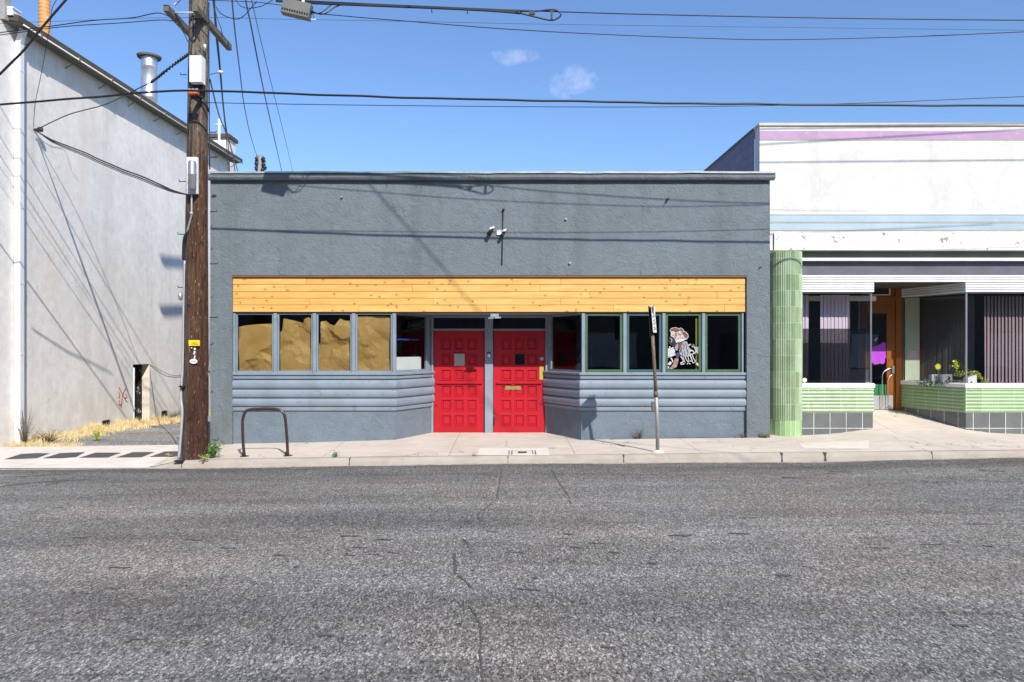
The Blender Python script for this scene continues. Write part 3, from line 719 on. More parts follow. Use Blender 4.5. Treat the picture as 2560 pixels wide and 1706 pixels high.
# shop front wall path
pl = [(oL - .01, WIN), (PX(988, WIN), WIN), (PX(1081, DOORY), DOORY)]
pr = [(PX(1363.5, DOORY), DOORY), (PX(1453, WIN), WIN), (oR + .01, WIN)]
def z(v): return PZ(v, WIN)
for p, cl in ((pl, 'left'), (pr, 'right')):
    MB().extrude(p, [(0, -.3), (0, z(1026))]).build('base_wall', m_greybase, G)
    prof = [(-.01, z(1027)), (.030, z(1026.5)), (.034, z(1020)), (.028, z(1018.5)), (.0, z(1018.3))]
    for (vb, vt) in ((1017.3, 996.3), (995.3, 973.8), (972.8, 950.5)):
        for k in range(0, 9):
            t_ = k / 8; a_ = math.pi * t_
            prof.append((.004 + .062 * math.sin(a_) ** .7, lerp(z(vb), z(vt), .5 - .5 * math.cos(a_))))
    prof += [(.0, z(948.5)), (.0, z(947.6)), (.034, z(947)), (.036, z(940.8)), (.0, z(940.3)), (.0, z(938.6)), (.058, z(938.2)), (.062, z(933.5)), (.052, z(931.8)), (-.06, z(931.3))]
    b = MB().extrude(p, prof)
    o = b.build('log_siding', m_greytrim, G)
# header and soffit above the recess
hz = PZ(783, WY)
b = MB().box(oL, oR, WY + .052, WIN + .12, hz, hz + .25); b.build('header', m_greytrim, G)
b = MB().mesh([(pl[1][0] - .1, WIN + .05, hz + .01), (pr[1][0] + .1, WIN + .05, hz + .01), (pr[0][0] + .1, DOORY + .1, hz + .01), (pl[2][0] - .1, DOORY + .1, hz + .01)], [(0, 3, 2, 1)]); b.build('recess_soffit', m_greydoorpost, G)
# windows
wz0, wz1 = z(931.2), hz
def window(x0, x1, fw, fm, kind, y=WIN + .045, inner=None, sash=.0):
    """flat window in the WIN plane between x0 and x1"""
    fr = MB()
    yf0, yf1 = y - .02, y + .03
    fr.box(x0, x0 + fw, yf0, yf1, wz0, wz1); fr.box(x1 - fw, x1, yf0, yf1, wz0, wz1)
    fr.box(x0 + fw, x1 - fw, yf0 + .001, yf1, wz0, wz0 + fw * 1.1); fr.box(x0 + fw, x1 - fw, yf0 + .001, yf1, wz1 - fw, wz1 - .002)
    w = fr.build('window', fm, G)
    MB().face([(x0 + fw, y, wz0 + fw), (x1 - fw, y, wz0 + fw), (x1 - fw, y, wz1 - fw), (x0 + fw, y, wz1 - fw)]).build('pane', m_glass, w)
    return w
WP = WIN + .045
uL = [(589, 683), (693, 781), (791, 879), (889, 980)]
uR = [(1463, 1557), (1567, 1655), (1664, 1754), (1763, 1853)]
for (a, c) in uL: window(PX(a, WIN), PX(c, WIN), .030, m_greytrim, 0)
for k, (a, c) in enumerate(uR): window(PX(a, WIN), PX(c, WIN), .052, m_teal if k == 1 else m_green, 0)
for u0, u1 in ((581, 588.5), (683.5, 692.5), (781.5, 790.5), (879.5, 888.5), (980.5, 990), (1454, 1462.5), (1557.5, 1566.5), (1655.5, 1663.5), (1754.5, 1762.5), (1853.5, 1859)):
    x0, x1 = PX(u0, WIN), PX(u1, WIN)
    c_ = .008
    b = MB().extrude([(x0, 0)] + [(x1, 0)], [(0, 0)]) if False else MB()
    pts = [(x0, WIN + .06), (x0, WIN + .0), (x0 + c_, WIN - .012), (x1 - c_, WIN - .012), (x1, WIN + .0), (x1, WIN + .06)]
    b.mesh([(x, y, zz) for zz in (wz0 - .005, wz1 - .003) for x, y in pts], [(0, 1, 7, 6)[::-1], (1, 2, 8, 7)[::-1], (2, 3, 9, 8)[::-1], (3, 4, 10, 9)[::-1], (4, 5, 11, 10)[::-1], (6, 7, 8, 9, 10, 11)])
    b.build('mullion', m_greytrim, G)
# angled windows beside the doors
def dwindow(p0, p1, wd, fm):
    (x0, y0), (x1, y1) = p0, p1
    d = Vector((x1 - x0, y1 - y0, 0)); Ln = d.length; d /= Ln; nn = Vector((d.y, -d.x, 0))
    o0 = Vector((x0, y0, 0)) - nn * .05
    b = MB(); U = Vector((0, 0, 1))
    def bx(s0, s1, z0_, z1_, t=.03): b.obox(o0 + d * (s0 + s1) / 2 + U * (z0_ + z1_) / 2, d * (s1 - s0) / 2, nn * t, U * (z1_ - z0_) / 2)
    bx(0, wd[0], wz0, wz1); bx(Ln - wd[1], Ln, wz0, wz1); bx(wd[0], Ln - wd[1], wz0, wz0 + .04, .028); bx(wd[0], Ln - wd[1], wz1 - .03, wz1, .028)
    w = b.build('window', fm, G)
    q = [o0 + d * wd[0], o0 + d * (Ln - wd[1])]
    MB().face([q[0] + U * wz0, q[1] + U * wz0, q[1] + U * wz1, q[0] + U * wz1]).build('pane', m_glass, w)
dwindow(pl[1], pl[2], (.03, .20), m_greytrim)
dwindow(pr[0], pr[1], (.20, .03), m_greytrim)
# doors, posts, transoms
dT, dB = PZ(828, DOORY), PZ(1084.5, DOORY)
def dx(u): return PX(u, DOORY)
b = MB()
b.box(dx(1212.5), dx(1232.5), DOORY - .07, DOORY + .1, .0, hz); b.build('door_post', m_greydoorpost, G)
for u0, u1 in ((1079, 1083.6), (1363.6, 1368)): MB().box(dx(u0), dx(u1), DOORY - .05, DOORY + .1, .0, hz).build('door_jamb', m_greydoorpost, G)
for u0, u1 in ((1083.6, 1212.4), (1232.6, 1363.6)):
    b = MB(); b.box(dx(u0), dx(u1), DOORY - .04, DOORY + .06, dT + .005, dT + .05); b.box(dx(u0), dx(u1), DOORY - .04, DOORY + .06, hz - .04, hz)
    w = b.build('transom', m_greydoorpost, G)
    MB().face([(dx(u0), DOORY, dT + .05), (dx(u1), DOORY, dT + .05), (dx(u1), DOORY, hz - .04), (dx(u0), DOORY, hz - .04)]).build('pane', m_glass, w)
def zdoor(y5): return PZ(660 + y5 / 3.0156, DOORY)
def xdoor(x5): return dx(1050 + x5 / 3.0156)
rows_ = [(795, 880), (915, 998), (1022, 1110), (1137, 1224)]
shade_rows = [(680, 768), (566, 652)]
def panel_door(x0, x1, cols, gx0, gx1, hasslot):
    b = MB(); y = DOORY
    X0, X1 = dx(x0), dx(x1)
    cs = [(xdoor(a), xdoor(c)) for a, c in cols]; rs = sorted([(zdoor(c), zdoor(a)) for a, c in rows_ + shade_rows])
    xb = [X0] + [q for c in cs for q in c] + [X1]; zb = [dB] + [q for r_ in rs for q in r_] + [dT]
    for i in range(len(xb) - 1):
        for j in range(len(zb) - 1):
            xa, xc, za, zc = xb[i], xb[i + 1], zb[j], zb[j + 1]
            top_mid = (i == 3 and j == len(zb) - 2 - 2 * (len(shade_rows) - 0) + 1 + 0)
            if i % 2 == 1 and j % 2 == 1:
                ringz = [(0, 0), (.006, -.012), (.016, -.012), (.022, .016), (.040, .016), (.055, .002)]
                prev = None
                for ins, dy in ringz:
                    q = [(xa + ins, y + dy, za + ins), (xc - ins, y + dy, za + ins), (xc - ins, y + dy, zc - ins), (xa + ins, y + dy, zc - ins)]
                    if prev:
                        for k in range(4): b.face([prev[k], prev[(k + 1) % 4], q[(k + 1) % 4], q[k]])
                    prev = q
                b.face(prev)
            else: b.face([(xa, y, za), (xc, y, za), (xc, y, zc), (xa, y, zc)])
    b.face([(X0, y, dB), (X0, y, dT), (X0, y + .045, dT), (X0, y + .045, dB)]); b.face([(X1, y, dT), (X1, y, dB), (X1, y + .045, dB), (X1, y + .045, dT)])
    b.face([(X0, y + .045, dB), (X0, y + .045, dT), (X1, y + .045, dT), (X1, y + .045, dB)])
    d_ = b.build('door', m_red, G)
    MB().box(xdoor(gx0), xdoor(gx1), y - .045, y, zdoor(903), zdoor(888)).build('ledge', m_red, d_)
    return d_
D1 = panel_door(1084.5, 1211.5, [(160, 238), (258, 332), (355, 430)], 125, 470, False)
D2 = panel_door(1233.6, 1362.8, [(612, 690), (712, 786), (805, 885)], 578, 918, True)
def on_door(d_, name, a, y0, y1, mat, t=.02): return MB().box(xdoor(a[0]), xdoor(a[1]), DOORY - t, DOORY + .002, zdoor(y1), zdoor(y0)).build(name, mat, d_)
b = MB(); b.box(xdoor(252), xdoor(343), DOORY - .02, DOORY, zdoor(774), zdoor(672)); on1 = b.build('peep_window', m_red, D1)
b = MB(); b.box(xdoor(259), xdoor(336), DOORY - .024, DOORY - .02, zdoor(768), zdoor(678)); b.build('peep_glass', M('frosted_pane', (.36, .35, .32), .3), on1)
b = MB(); b.box(xdoor(708), xdoor(795), DOORY - .02, DOORY, zdoor(768), zdoor(672)); on2 = b.build('peep_window', m_red, D2)
b = MB(); b.box(xdoor(716), xdoor(788), DOORY - .024, DOORY - .02, zdoor(762), zdoor(680)); b.build('peep_glass', M('dark_pane', (.01, .012, .018), .12), on2)
# mitred kick rail on the left door
b = MB()
b.mesh([(xdoor(107), DOORY - .001, zdoor(1278)), (xdoor(487), DOORY - .001, zdoor(1278)), (xdoor(440), DOORY - .022, zdoor(1238)), (xdoor(150), DOORY - .022, zdoor(1238)), (xdoor(150), DOORY, zdoor(1232)), (xdoor(440), DOORY, zdoor(1232))], [(0, 1, 2, 3), (3, 2, 5, 4), (0, 3, 4), (1, 5, 2)])
b.build('kick_rail', m_red, D1)
sl = on_door(D2, 'mail_slot', (643, 760), 918, 950, m_brass, .012)
MB().box(xdoor(655), xdoor(748), DOORY - .018, DOORY - .012, zdoor(942), zdoor(926)).build('slot_flap', m_brass, sl)
on_door(D2, 'strike_plate', (901, 931), 772, 873, mat_paint_wear('worn_brass_plate', (.45, .36, .06), (.3, .22, .05), .5, 20, .5, .1), .006)
on_door(D2, 'knocker_block', (690, 716), 900, 918, m_red, .03)
for d_, xx, yy, mm in ((D2, 918, 1050, m_red), (D2, 918, 716, m_galv), (D1, 128, 1060, m_red)):
    c_ = Vector((xdoor(xx), DOORY, zdoor(yy))); b = MB()
    ring = [c_ + Vector((math.cos(t_ * math.pi / 8), 0, math.sin(t_ * math.pi / 8))) * .04 for t_ in range(16)]
    b.mesh([p + Vector((0, -.012, 0)) for p in ring] + ring, [tuple(range(16))[::-1]] + [(k, (k + 1) % 16, 16 + (k + 1) % 16, 16 + k) for k in range(16)])
    b.obox(c_ + Vector((0, -.02, 0)), (.012, 0, 0), (0, .014, 0), (0, 0, .018))
    b.build('lock', mm, d_)
b = MB().tube([(xdoor(557), DOORY - .03, zdoor(1212)), (xdoor(557), DOORY - .03, zdoor(1122))], .018, 8); b.build('hinge', m_rack, D2)
MB().box(dx(1084), dx(1212), DOORY - .05, DOORY + .05, dB - .03, dB - .004).build('threshold', m_greydoorpost, G)
MB().box(dx(1233), dx(1363), DOORY - .05, DOORY + .05, dB - .03, dB - .004).build('threshold', m_greydoorpost, G)
# doorbell, number and bracket on the post
b = MB().box(xdoor(508), xdoor(534), DOORY - .095, DOORY - .072, zdoor(708), zdoor(668)); db = b.build('doorbell', m_ink, G)
MB().box(xdoor(511), xdoor(531), DOORY - .10, DOORY - .095, zdoor(706), zdoor(680)).build('doorbell_button', m_white, db)
b = MB(); text(b, '603', (PX(1236.5, WIN + .03), WIN - .004, PZ(788.5, WIN)), .038, width=None)
b2 = MB().box(PX(1226, WIN), PX(1247, WIN), WIN, WIN + .02, PZ(793, WIN), PZ(784.5, WIN)); nb = b2.build('number_plate', m_greydoorpost, G)
b.build('number', M('number_paint', (.62, .58, .50), .5), nb)
b = MB(); b.bar((PX(1221, WIN), WIN + .02, PZ(796, WIN)), (PX(1235, WIN), WIN, PZ(795, WIN)), .03, .03); b.bar((PX(1237, WIN), WIN, PZ(795, WIN)), (PX(1252, WIN), WIN + .02, PZ(794, WIN)), .03, .03)
b.build('closer_arm', m_greydoorpost, G)
# rooms behind the glass
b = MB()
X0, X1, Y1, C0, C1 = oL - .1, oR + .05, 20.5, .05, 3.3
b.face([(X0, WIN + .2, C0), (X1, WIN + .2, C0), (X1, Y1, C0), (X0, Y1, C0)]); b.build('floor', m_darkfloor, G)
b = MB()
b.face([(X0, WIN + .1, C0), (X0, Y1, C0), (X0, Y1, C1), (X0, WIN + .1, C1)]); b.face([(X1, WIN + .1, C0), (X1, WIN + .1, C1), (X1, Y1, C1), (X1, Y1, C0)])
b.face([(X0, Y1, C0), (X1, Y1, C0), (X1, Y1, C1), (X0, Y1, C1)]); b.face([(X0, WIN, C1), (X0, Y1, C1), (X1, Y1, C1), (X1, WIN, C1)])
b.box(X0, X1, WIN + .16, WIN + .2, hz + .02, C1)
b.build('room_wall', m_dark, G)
# small fixtures left on the upper facade
def fz(u, v, y=FAC): return P(u, v, y)
b = MB().tube([fz(1258, 527, FAC - .03), fz(1256.5, 600, FAC - .03), fz(1255, 662, FAC - .03)], .010, 6); b.obox(fz(1259, 524, FAC - .03), (.022, 0, 0), (0, .03, 0), (0, 0, .014)); b.build('conduit_rod', m_cable, G)
for (u, v, s_) in ((1227, 577, 1), (1257, 584, .8)):
    c_ = fz(u, v, FAC - .07); b = MB()
    b.tube([fz(u + 2, v + 0, FAC), c_ + Vector((.02, 0, .02))], .018, 8)
    b.tube([c_ + Vector((.03, .0, .03)), c_ + Vector((-.05 * s_, -.05, -.09 * s_))], [.030 * s_, .045 * s_], 12)
    lh = b.build('lamp_holder', m_black, G)
    MB().obox(c_ + Vector((.03, -.02, .055)), (.05 * s_, 0, .02), (0, .03, 0), (0, 0, .02)).build('lamp_bracket', m_white, lh)
MB().box(PX(1242, FAC), PX(1254, FAC), FAC - .03, FAC, Z(588), Z(576)).build('junction_box', m_peel, G)
b = MB().tube([fz(1673, 495, FAC - .02), fz(1668, 500, FAC - .12), fz(1668, 502, FAC - .12)], .008, 6); b.obox(fz(1670, 497, FAC - .05), (.02, 0, 0), (0, .04, 0), (0, 0, .012)); b.build('iron_hook', m_rack, G)
for (u, v) in ((855, 493), (1415, 548), (1425, 658)):
    MB().obox(fz(u, v, FAC - .02), (.018, 0, .004), (0, .03, 0), (0, 0, .014)).build('bolt_stub', m_galv, G)
b = MB().tube([fz(1897, 674, FAC - .015), fz(1899, 669, FAC - .02), fz(1905, 667, FAC - .02)], .008, 6); b.build('iron_hook', m_rack, G)
# kraft papers inside the windows
def paper(poly_uv, seed, label, bulge=.03, y0=WIN + .085):
    us = [p[0] for p in poly_uv['x']]
    x0, x1, topf, zb_ = poly_uv['x'][0][0], poly_uv['x'][-1][0], poly_uv['x'], poly_uv['b']
    nx, nz = 80, 100; vs = []
    rg = random.Random(int(seed * 100)); folds = []
    for _ in range(24):
        an = rg.uniform(0, math.pi); folds.append((math.cos(an), math.sin(an), rg.uniform(x0, x1), rg.uniform(zb_ - 130, zb_), rg.uniform(.06, .42) * rg.choice((-1, 1)), rg.uniform(7, 42)))
    for j in range(nz + 1):
        for i in range(nx + 1):
            t_ = i / nx; sx = lerp(x0, x1, t_)
            zt_ = interp([(p[0], -p[1]) for p in topf], sx); zt_ = -zt_ - 4
            q = j / nz; v = lerp(zb_, zt_, q)
            lx = 4 * noise.noise(Vector((seed, q * 2.5, 1.7))) * poly_uv.get('w', 1)
            u = sx + (lx if i < nx * .5 else lx * .3) * (abs(.5 - t_) * 2) ** 3
            h = 0
            for ca, sa, fu, fv, k_, rad in folds:
                dd_ = abs((u - fu) * ca + (v - fv) * sa); along = abs(-(u - fu) * sa + (v - fv) * ca)
                h += k_ * max(0, 1 - dd_ / rad) * rad * max(0, 1 - along / 75)
            h = h / F * WIN * .8 + .012 * noise.noise(Vector((u / 40 + seed, v / 45, seed))) + .006 * abs(noise.noise(Vector((u / 16, v / 14, seed + 3)))) + .0022 * noise.noise(Vector((u / 5, v / 6, seed)))
            Y = y0 + .012 - max(-.05, min(.045, h))
            vs.append((PX(u, WIN), Y, PZ(v, WIN)))
    n = nx + 1
    b = MB().mesh(vs, [(j * n + i, j * n + i + 1, (j + 1) * n + i + 1, (j + 1) * n + i) for j in range(nz) for i in range(nx)], False)
    o = b.build('paper_sheet', m_kraft, None, loc=(PX((x0 + x1) / 2, WIN), y0, PZ(zb_, WIN)))
    tag(o, label, 'paper', 'crumpled brown paper sheets taped inside the grey shop windows')
paper({'x': [(594, 822), (610, 818), (640, 815), (683, 813)], 'b': 929.5}, 1.3, 'brown paper sheet in the leftmost shop window, lowest top edge of the four')
paper({'x': [(697, 835), (703, 830), (707, 800), (735, 806), (755, 812), (757, 802), (768, 797), (781, 803)], 'b': 929.5}, 4.1, 'brown paper sheet with a notched top in the second shop window from the left')
paper({'x': [(793, 866), (798, 858), (799, 826), (797, 808), (812, 806), (824, 815), (835, 818), (848, 800), (862, 806), (872, 806), (879, 830)], 'b': 929.5, 'w': .5}, 7.7, 'torn brown paper sheet bitten low at its left side, in the third shop window')
paper({'x': [(890, 796), (905, 796), (935, 795), (960, 794), (970, 797), (980, 803)], 'b': 929.5}, 11.2, 'brown paper sheet that reaches the window head, in the fourth shop window')
# white board and tape behind the angled window
d = Vector((pl[2][0] - pl[1][0], pl[2][1] - pl[1][1], 0)); Ln = d.length; d /= Ln; nn = Vector((d.y, -d.x, 0))
o0 = Vector((pl[1][0], pl[1][1], 0)) - nn * .12
b = MB().obox(o0 + d * .58 + Vector((0, 0, lerp(wz0, PZ(893, WIN + .3), .5))), d * .55, nn * .008, Vector((0, 0, (PZ(893, WIN + .3) - wz0) / 2)))
tag(b.build('notice_board', m_board, None, loc=o0 + d * .5 + Vector((0, 0, wz0))), 'blank white board standing behind the angled window left of the red doors', 'board')
b = MB().obox(o0 + nn * .03 + d * .60 + Vector((0, 0, PZ(849, WIN + .3))), d * .42, nn * .002, Vector((0, 0, .016)))
tag(b.build('tape_strip', m_bluetape, None, loc=o0 + d * .5 + Vector((0, 0, 2.2))), 'strip of blue masking tape across the angled window above the white board', 'tape')
# sunlit cloth strip seen in the fourth right window
b = MB().box(PX(1742, WIN), PX(1748, WIN), WIN + .09, WIN + .10, wz0 + .05, wz1 - .1)
tag(b.build('window_strip', mat_paint_wear('faded_yellow_strip', (.40, .36, .06), (.2, .2, .05), .5, 9, .6, .1), None, loc=(PX(1745, WIN), WIN + .09, wz0)), 'narrow faded yellow strip beside the cowboy decal window frame', 'strip')

# cowboy decal
DC = thing('window_decal', 'cut-out window picture of a cowboy riding a bony pale animal and holding a small sign', 'window decal', (PX(1706, WIN), WP - .006, z(920)))
def dq(x, y, k=0): return (PX(1640 + x / 10.45, WP - .006 - k * .001), WP - .006 - k * .001, PZ(800 + y / 10.45, WP - .006 - k * .001))
m_dw = M('decal_white', (.52, .52, .52), .6, var=.15, scale=30)
def dpoly(name, mat, polys, k=0):
    if mat is m_board: mat = m_dw
    b = MB()
    for p in polys: b.face([dq(x, y, k) for x, y in p][::-1])
    b.build(name, mat, DC)
def stroke(pts, w):
    out = []
    L_, R_ = [], []
    for i, (x, y) in enumerate(pts):
        a = pts[max(i - 1, 0)]; c = pts[min(i + 1, len(pts) - 1)]
        dx_, dy_ = c[0] - a[0], c[1] - a[1]; l_ = math.hypot(dx_, dy_) or 1
        L_.append((x - dy_ / l_ * w, y + dx_ / l_ * w)); R_.append((x + dy_ / l_ * w, y - dx_ / l_ * w))
    return [[L_[i], L_[i + 1], R_[i + 1], R_[i]] for i in range(len(pts) - 1)]
dpoly('outline', m_board, [[(362, 290), (385, 232), (440, 205), (520, 195), (600, 225), (650, 205), (710, 240), (730, 290), (790, 320), (840, 380), (850, 450), (800, 512), (760, 520), (700, 560), (520, 600), (500, 520), (440, 450), (385, 420), (390, 330)]], 0)
dpoly('hat', m_brownhat, [[(372, 288), (395, 240), (450, 214), (520, 206), (600, 240), (655, 280), (560, 320), (520, 335), (450, 300), (395, 305)], [(610, 232), (650, 216), (700, 245), (715, 290), (680, 320), (640, 270)], [(680, 330), (725, 300), (790, 340), (835, 400), (832, 450), (790, 495), (760, 470), (740, 400)]], 1)
dpoly('face', m_skin, [[(395, 330), (450, 310), (490, 340), (500, 400), (460, 450), (410, 430), (390, 390)]], 1)
dpoly('hair', m_tan, [[(500, 350), (540, 340), (545, 400), (505, 480), (470, 450)]], 2)
dpoly('shirt', m_skin, [[(545, 330), (640, 310), (700, 370), (740, 440), (700, 470), (610, 440), (520, 500), (530, 400)]], 2)
dpoly('vest', m_brownhat, [[(585, 580), (700, 560), (680, 640), (620, 760), (560, 750), (575, 660)]], 2)
dpoly('arm', m_ink, [[(345, 440), (400, 430), (470, 470), (500, 520), (490, 590), (440, 660), (390, 660), (335, 600), (335, 520)], [(400, 660), (500, 600), (540, 640), (500, 700), (430, 690)]], 1)
dpoly('animal_body', m_decalgrey, [[(690, 600), (750, 550), (820, 580), (840, 680), (900, 760), (960, 790), (880, 860), (940, 900), (860, 960), (760, 960), (680, 940), (620, 900), (600, 800), (650, 720)], [(500, 700), (560, 600), (580, 700), (560, 800), (510, 800)]], 1)
lines = []
for pts, w in (([(840, 670), (900, 640), (960, 650), (1010, 690), (940, 700)], 14), ([(900, 640), (980, 660), (1010, 720), (1020, 760)], 16), ([(870, 790), (960, 810), (1000, 860), (960, 890), (1020, 870), (1030, 800)], 12),
               ([(640, 940), (690, 1010), (720, 1090), (640, 1130), (650, 1160), (740, 1150)], 13), ([(750, 950), (800, 1050), (850, 1120), (810, 1160)], 10), ([(830, 940), (860, 1060), (840, 1120), (900, 1160)], 9),
               ([(890, 900), (920, 1000), (950, 1080), (880, 1075)], 13), ([(940, 880), (970, 1000), (1040, 1090), (960, 1130), (950, 1085)], 11), ([(390, 990), (430, 1060), (440, 1110)], 16), ([(700, 960), (740, 1060), (760, 1130)], 7)):
    dpoly('bone', m_board, stroke(pts, w), 2)
for k in range(7): lines += stroke([(1020, 740 + k * 12), (1090, 715 + k * 26), (1160, 700 + k * 28)], 6)
dpoly('tail', m_board, lines, 2)

dpoly('boot', m_tan, [[(495, 1010), (590, 1010), (580, 1090), (540, 1230), (480, 1260), (400, 1290), (345, 1280), (400, 1220), (460, 1140)]], 2)
for q in [[(250, 1230), (310, 1200), (350, 1240), (320, 1280), (260, 1275)], [(300, 1160), (370, 1080), (420, 1130), (360, 1190)], [(1040, 1140), (1090, 1120), (1140, 1210), (1120, 1230)], [(340, 700), (375, 690), (380, 720), (345, 735)]]: dpoly('spur', m_board, [q], 2)
dpoly('chaps', M('decal_navy', (.03, .03, .08), .6), [[(520, 880), (620, 820), (610, 940), (580, 1000), (520, 990)], [(640, 760), (700, 700), (640, 860)]], 2)
dpoly('placard', m_board, [[(245, 770), (470, 710), (515, 920), (290, 1000)]], 3)
b = MB(); ax = Vector((225, 0, 0)); 
a_ = Vector(dq(380, 812, 4)); ax_ = (Vector(dq(470, 788, 4)) - Vector(dq(290, 836, 4))).normalized(); ay_ = Vector((-ax_.z, 0, ax_.x)); 
text(b, 'GO', Vector(dq(372, 806, 4)), .05, ax_, ay_); text(b, 'LEFT', Vector(dq(388, 890, 4)), .045, ax_, ay_)
b.build('lettering', M('faded_ink', (.35, .35, .36), .6), DC)
for pts in ([(430, 350), (455, 345)], [(420, 400), (450, 408), (470, 400)], [(500, 340), (530, 420), (500, 490)], [(560, 400), (620, 390), (660, 430)], [(520, 520), (600, 470), (700, 480), (760, 470)], [(560, 340), (600, 370), (690, 380)],
            [(640, 300), (720, 380), (745, 450)], [(700, 620), (740, 700), (720, 780)], [(760, 600), (800, 680), (790, 760), (840, 820)], [(660, 820), (700, 880), (690, 930)], [(740, 820), (760, 900), (750, 950)], [(800, 800), (840, 860), (820, 930)],
            [(620, 900), (660, 960)], [(380, 480), (420, 520), (400, 590)], [(500, 1080), (540, 1100), (520, 1170)], [(410, 1230), (460, 1250)], [(600, 760), (640, 800), (620, 860)], [(860, 700), (900, 760), (950, 780)]):
    dpoly('drawn_line', m_ink if pts[0][0] > 400 else m_dw, stroke(pts, 7), 3)
bl = []
for pts in ([(262, 790), (280, 860), (288, 900)], [(275, 800), (310, 792)], [(440, 745), (465, 738), (475, 770)], [(300, 975), (360, 950)], [(490, 850), (500, 905)]): bl += stroke(pts, 7)
dpoly('placard_border', m_ink, bl, 4)

# ---------------------------------------------------------------- right building
RB = thing('tiled_shop_building', 'white shop building with mauve and pale blue bands, ribbed green tile column and glass corners', 'building', (8, 15.8, .2))
RY = 15.8
def zr(v): return PZ(v, RY)
RX0, RX1 = PX(1899, RY), 21
b = MB().box(RX0, RX1, RY, RY + .3, zr(626), zr(315)); b.box(RX0 + .01, RX0 + .25, RY + .3, RY + .31, 0, 4); b.build('facade', m_whitewall, RB)
b = MB().box(RX0 - .02, RX1, RY - .03, RY + .34, zr(315), zr(308.5)); b.build('coping', m_beige, RB)
for v0, v1, mm, nm in ((348, 328, m_pink, 'mauve_band'), (555, 538, m_blue, 'blue_band'), (575, 558.5, m_blue, 'blue_band')):
    MB().box(RX0 + .0, RX1, RY - .006, RY - .001, zr(v0), zr(v1)).build(nm, mm, RB)
for v in (349.5, 537, 556.7, 576.3):
    MB().box(RX0 + .001, RX1, RY - .014, RY - .001, zr(v + .7), zr(v - .7)).build('moulding_line', m_beige, RB)
b = MB().extrude([(RX0 + .3, RY), (RX1, RY)], [(0, zr(627)), (.045, zr(625.5)), (.05, zr(588)), (.035, zr(583)), (0, zr(582))]); b.build('peeling_fascia', m_peel, RB)
# side wall of blocks
b = MB(); d0, d1 = RY + .31, 27.
def sx(y): return RX0 - .022 * (y - RY)
b.mesh([(sx(d0) + .0, d0, -.3), (sx(d1), d1, -.3), (sx(d1), d1, zr(311)), (sx(d0), d0, zr(311))], [(0, 3, 2, 1)], uvs=[[(0, 0), (0, 7), (11, 7), (11, 0)]]); b.build('side_wall', m_block, RB)
b = MB().mesh([(sx(RY + .34) - .03, RY + .34, zr(312.5)), (sx(d1) - .03, d1, zr(312.5)), (sx(d1) - .03, d1, zr(309)), (sx(RY + .34) - .03, RY + .34, zr(309)), (sx(RY) + .3, RY + .34, zr(309)), (sx(d1) + .3, d1, zr(309))], [(0, 3, 2, 1), (3, 4, 5, 2)]); b.build('side_coping', m_cablegrey, RB)
b = MB().box(RX0 + .3, RX1, RY + .3, 27, 5.6, 5.7); b.build('roof', m_roof, RB)
# recess band above the shop windows
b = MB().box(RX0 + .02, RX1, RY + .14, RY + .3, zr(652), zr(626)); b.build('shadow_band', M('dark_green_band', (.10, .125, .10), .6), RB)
MB().box(RX0 + .02, RX1, RY - .0, RY + .14, zr(652), zr(645)).build('light_strip', m_corr, RB)
MB().box(RX0 + .02, RX1, RY + .12, RY + .3, zr(689), zr(652)).build('sign_band', m_slate, RB)
def ribs(z0_, z1_, n, d0_=.0, d1_=.035):
    pr_ = [(0, z0_)]
    for k in range(n):
        a_, c_ = lerp(z0_, z1_, k / n), lerp(z0_, z1_, (k + 1) / n)
        pr_ += [(d0_, a_ + (c_ - a_) * .02), (d1_, a_ + (c_ - a_) * .15), (d1_, a_ + (c_ - a_) * .8), (d0_, a_ + (c_ - a_) * .98)]
    return pr_ + [(0, z1_), (-.12, z1_)]
lx0 = PX(2003, RY); lx1 = PX(2181, RY); rx0 = PX(2414.6, RY)
SD = 17.4
pL = [(lx0 - .2, RY), (lx1, RY), (8.20, SD)]
pR = [(PX(2254, SD), SD), (rx0, RY), (RX1, RY)]
b = MB().extrude([(lx0 - .3, RY), (RX1, RY)], ribs(zr(706), zr(688.5), 3, .01, .04)); b.build('valance', m_corr, RB)
for p in (pL, pR): MB().extrude(p, ribs(zr(731), zr(706.3), 4, .0, .03)).build('valance', m_corr, RB)
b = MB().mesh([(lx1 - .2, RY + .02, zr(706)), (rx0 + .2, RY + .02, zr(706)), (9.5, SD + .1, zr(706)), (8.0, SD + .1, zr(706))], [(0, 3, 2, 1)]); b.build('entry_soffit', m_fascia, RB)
def tile_prof():
    pr_ = []
    z0_, z1_ = .671, zr(970); n = 7
    for k in range(n):
        for j in range(6):
            t_ = j / 6
            pr_.append((.012 + .020 * math.sin(math.pi * t_) ** .8, lerp(z0_, z1_, (k + t_) / n)))
    pr_.append((.012, z1_)); return pr_
for p in (pL, pR):
    MB().extrude(p, tile_prof(), smooth=True).build('ribbed_tile_bulkhead', m_tilegreen, RB)
    MB().extrude(p, [(.008, -.1), (.008, .671)]).build('base_tiles', m_tilegrey, RB)
    MB().extrude(p, [(-.05, zr(970)), (.045, zr(969.5)), (.05, zr(961)), (.03, zr(959)), (-.12, zr(958.5))]).build('sill', m_white, RB)
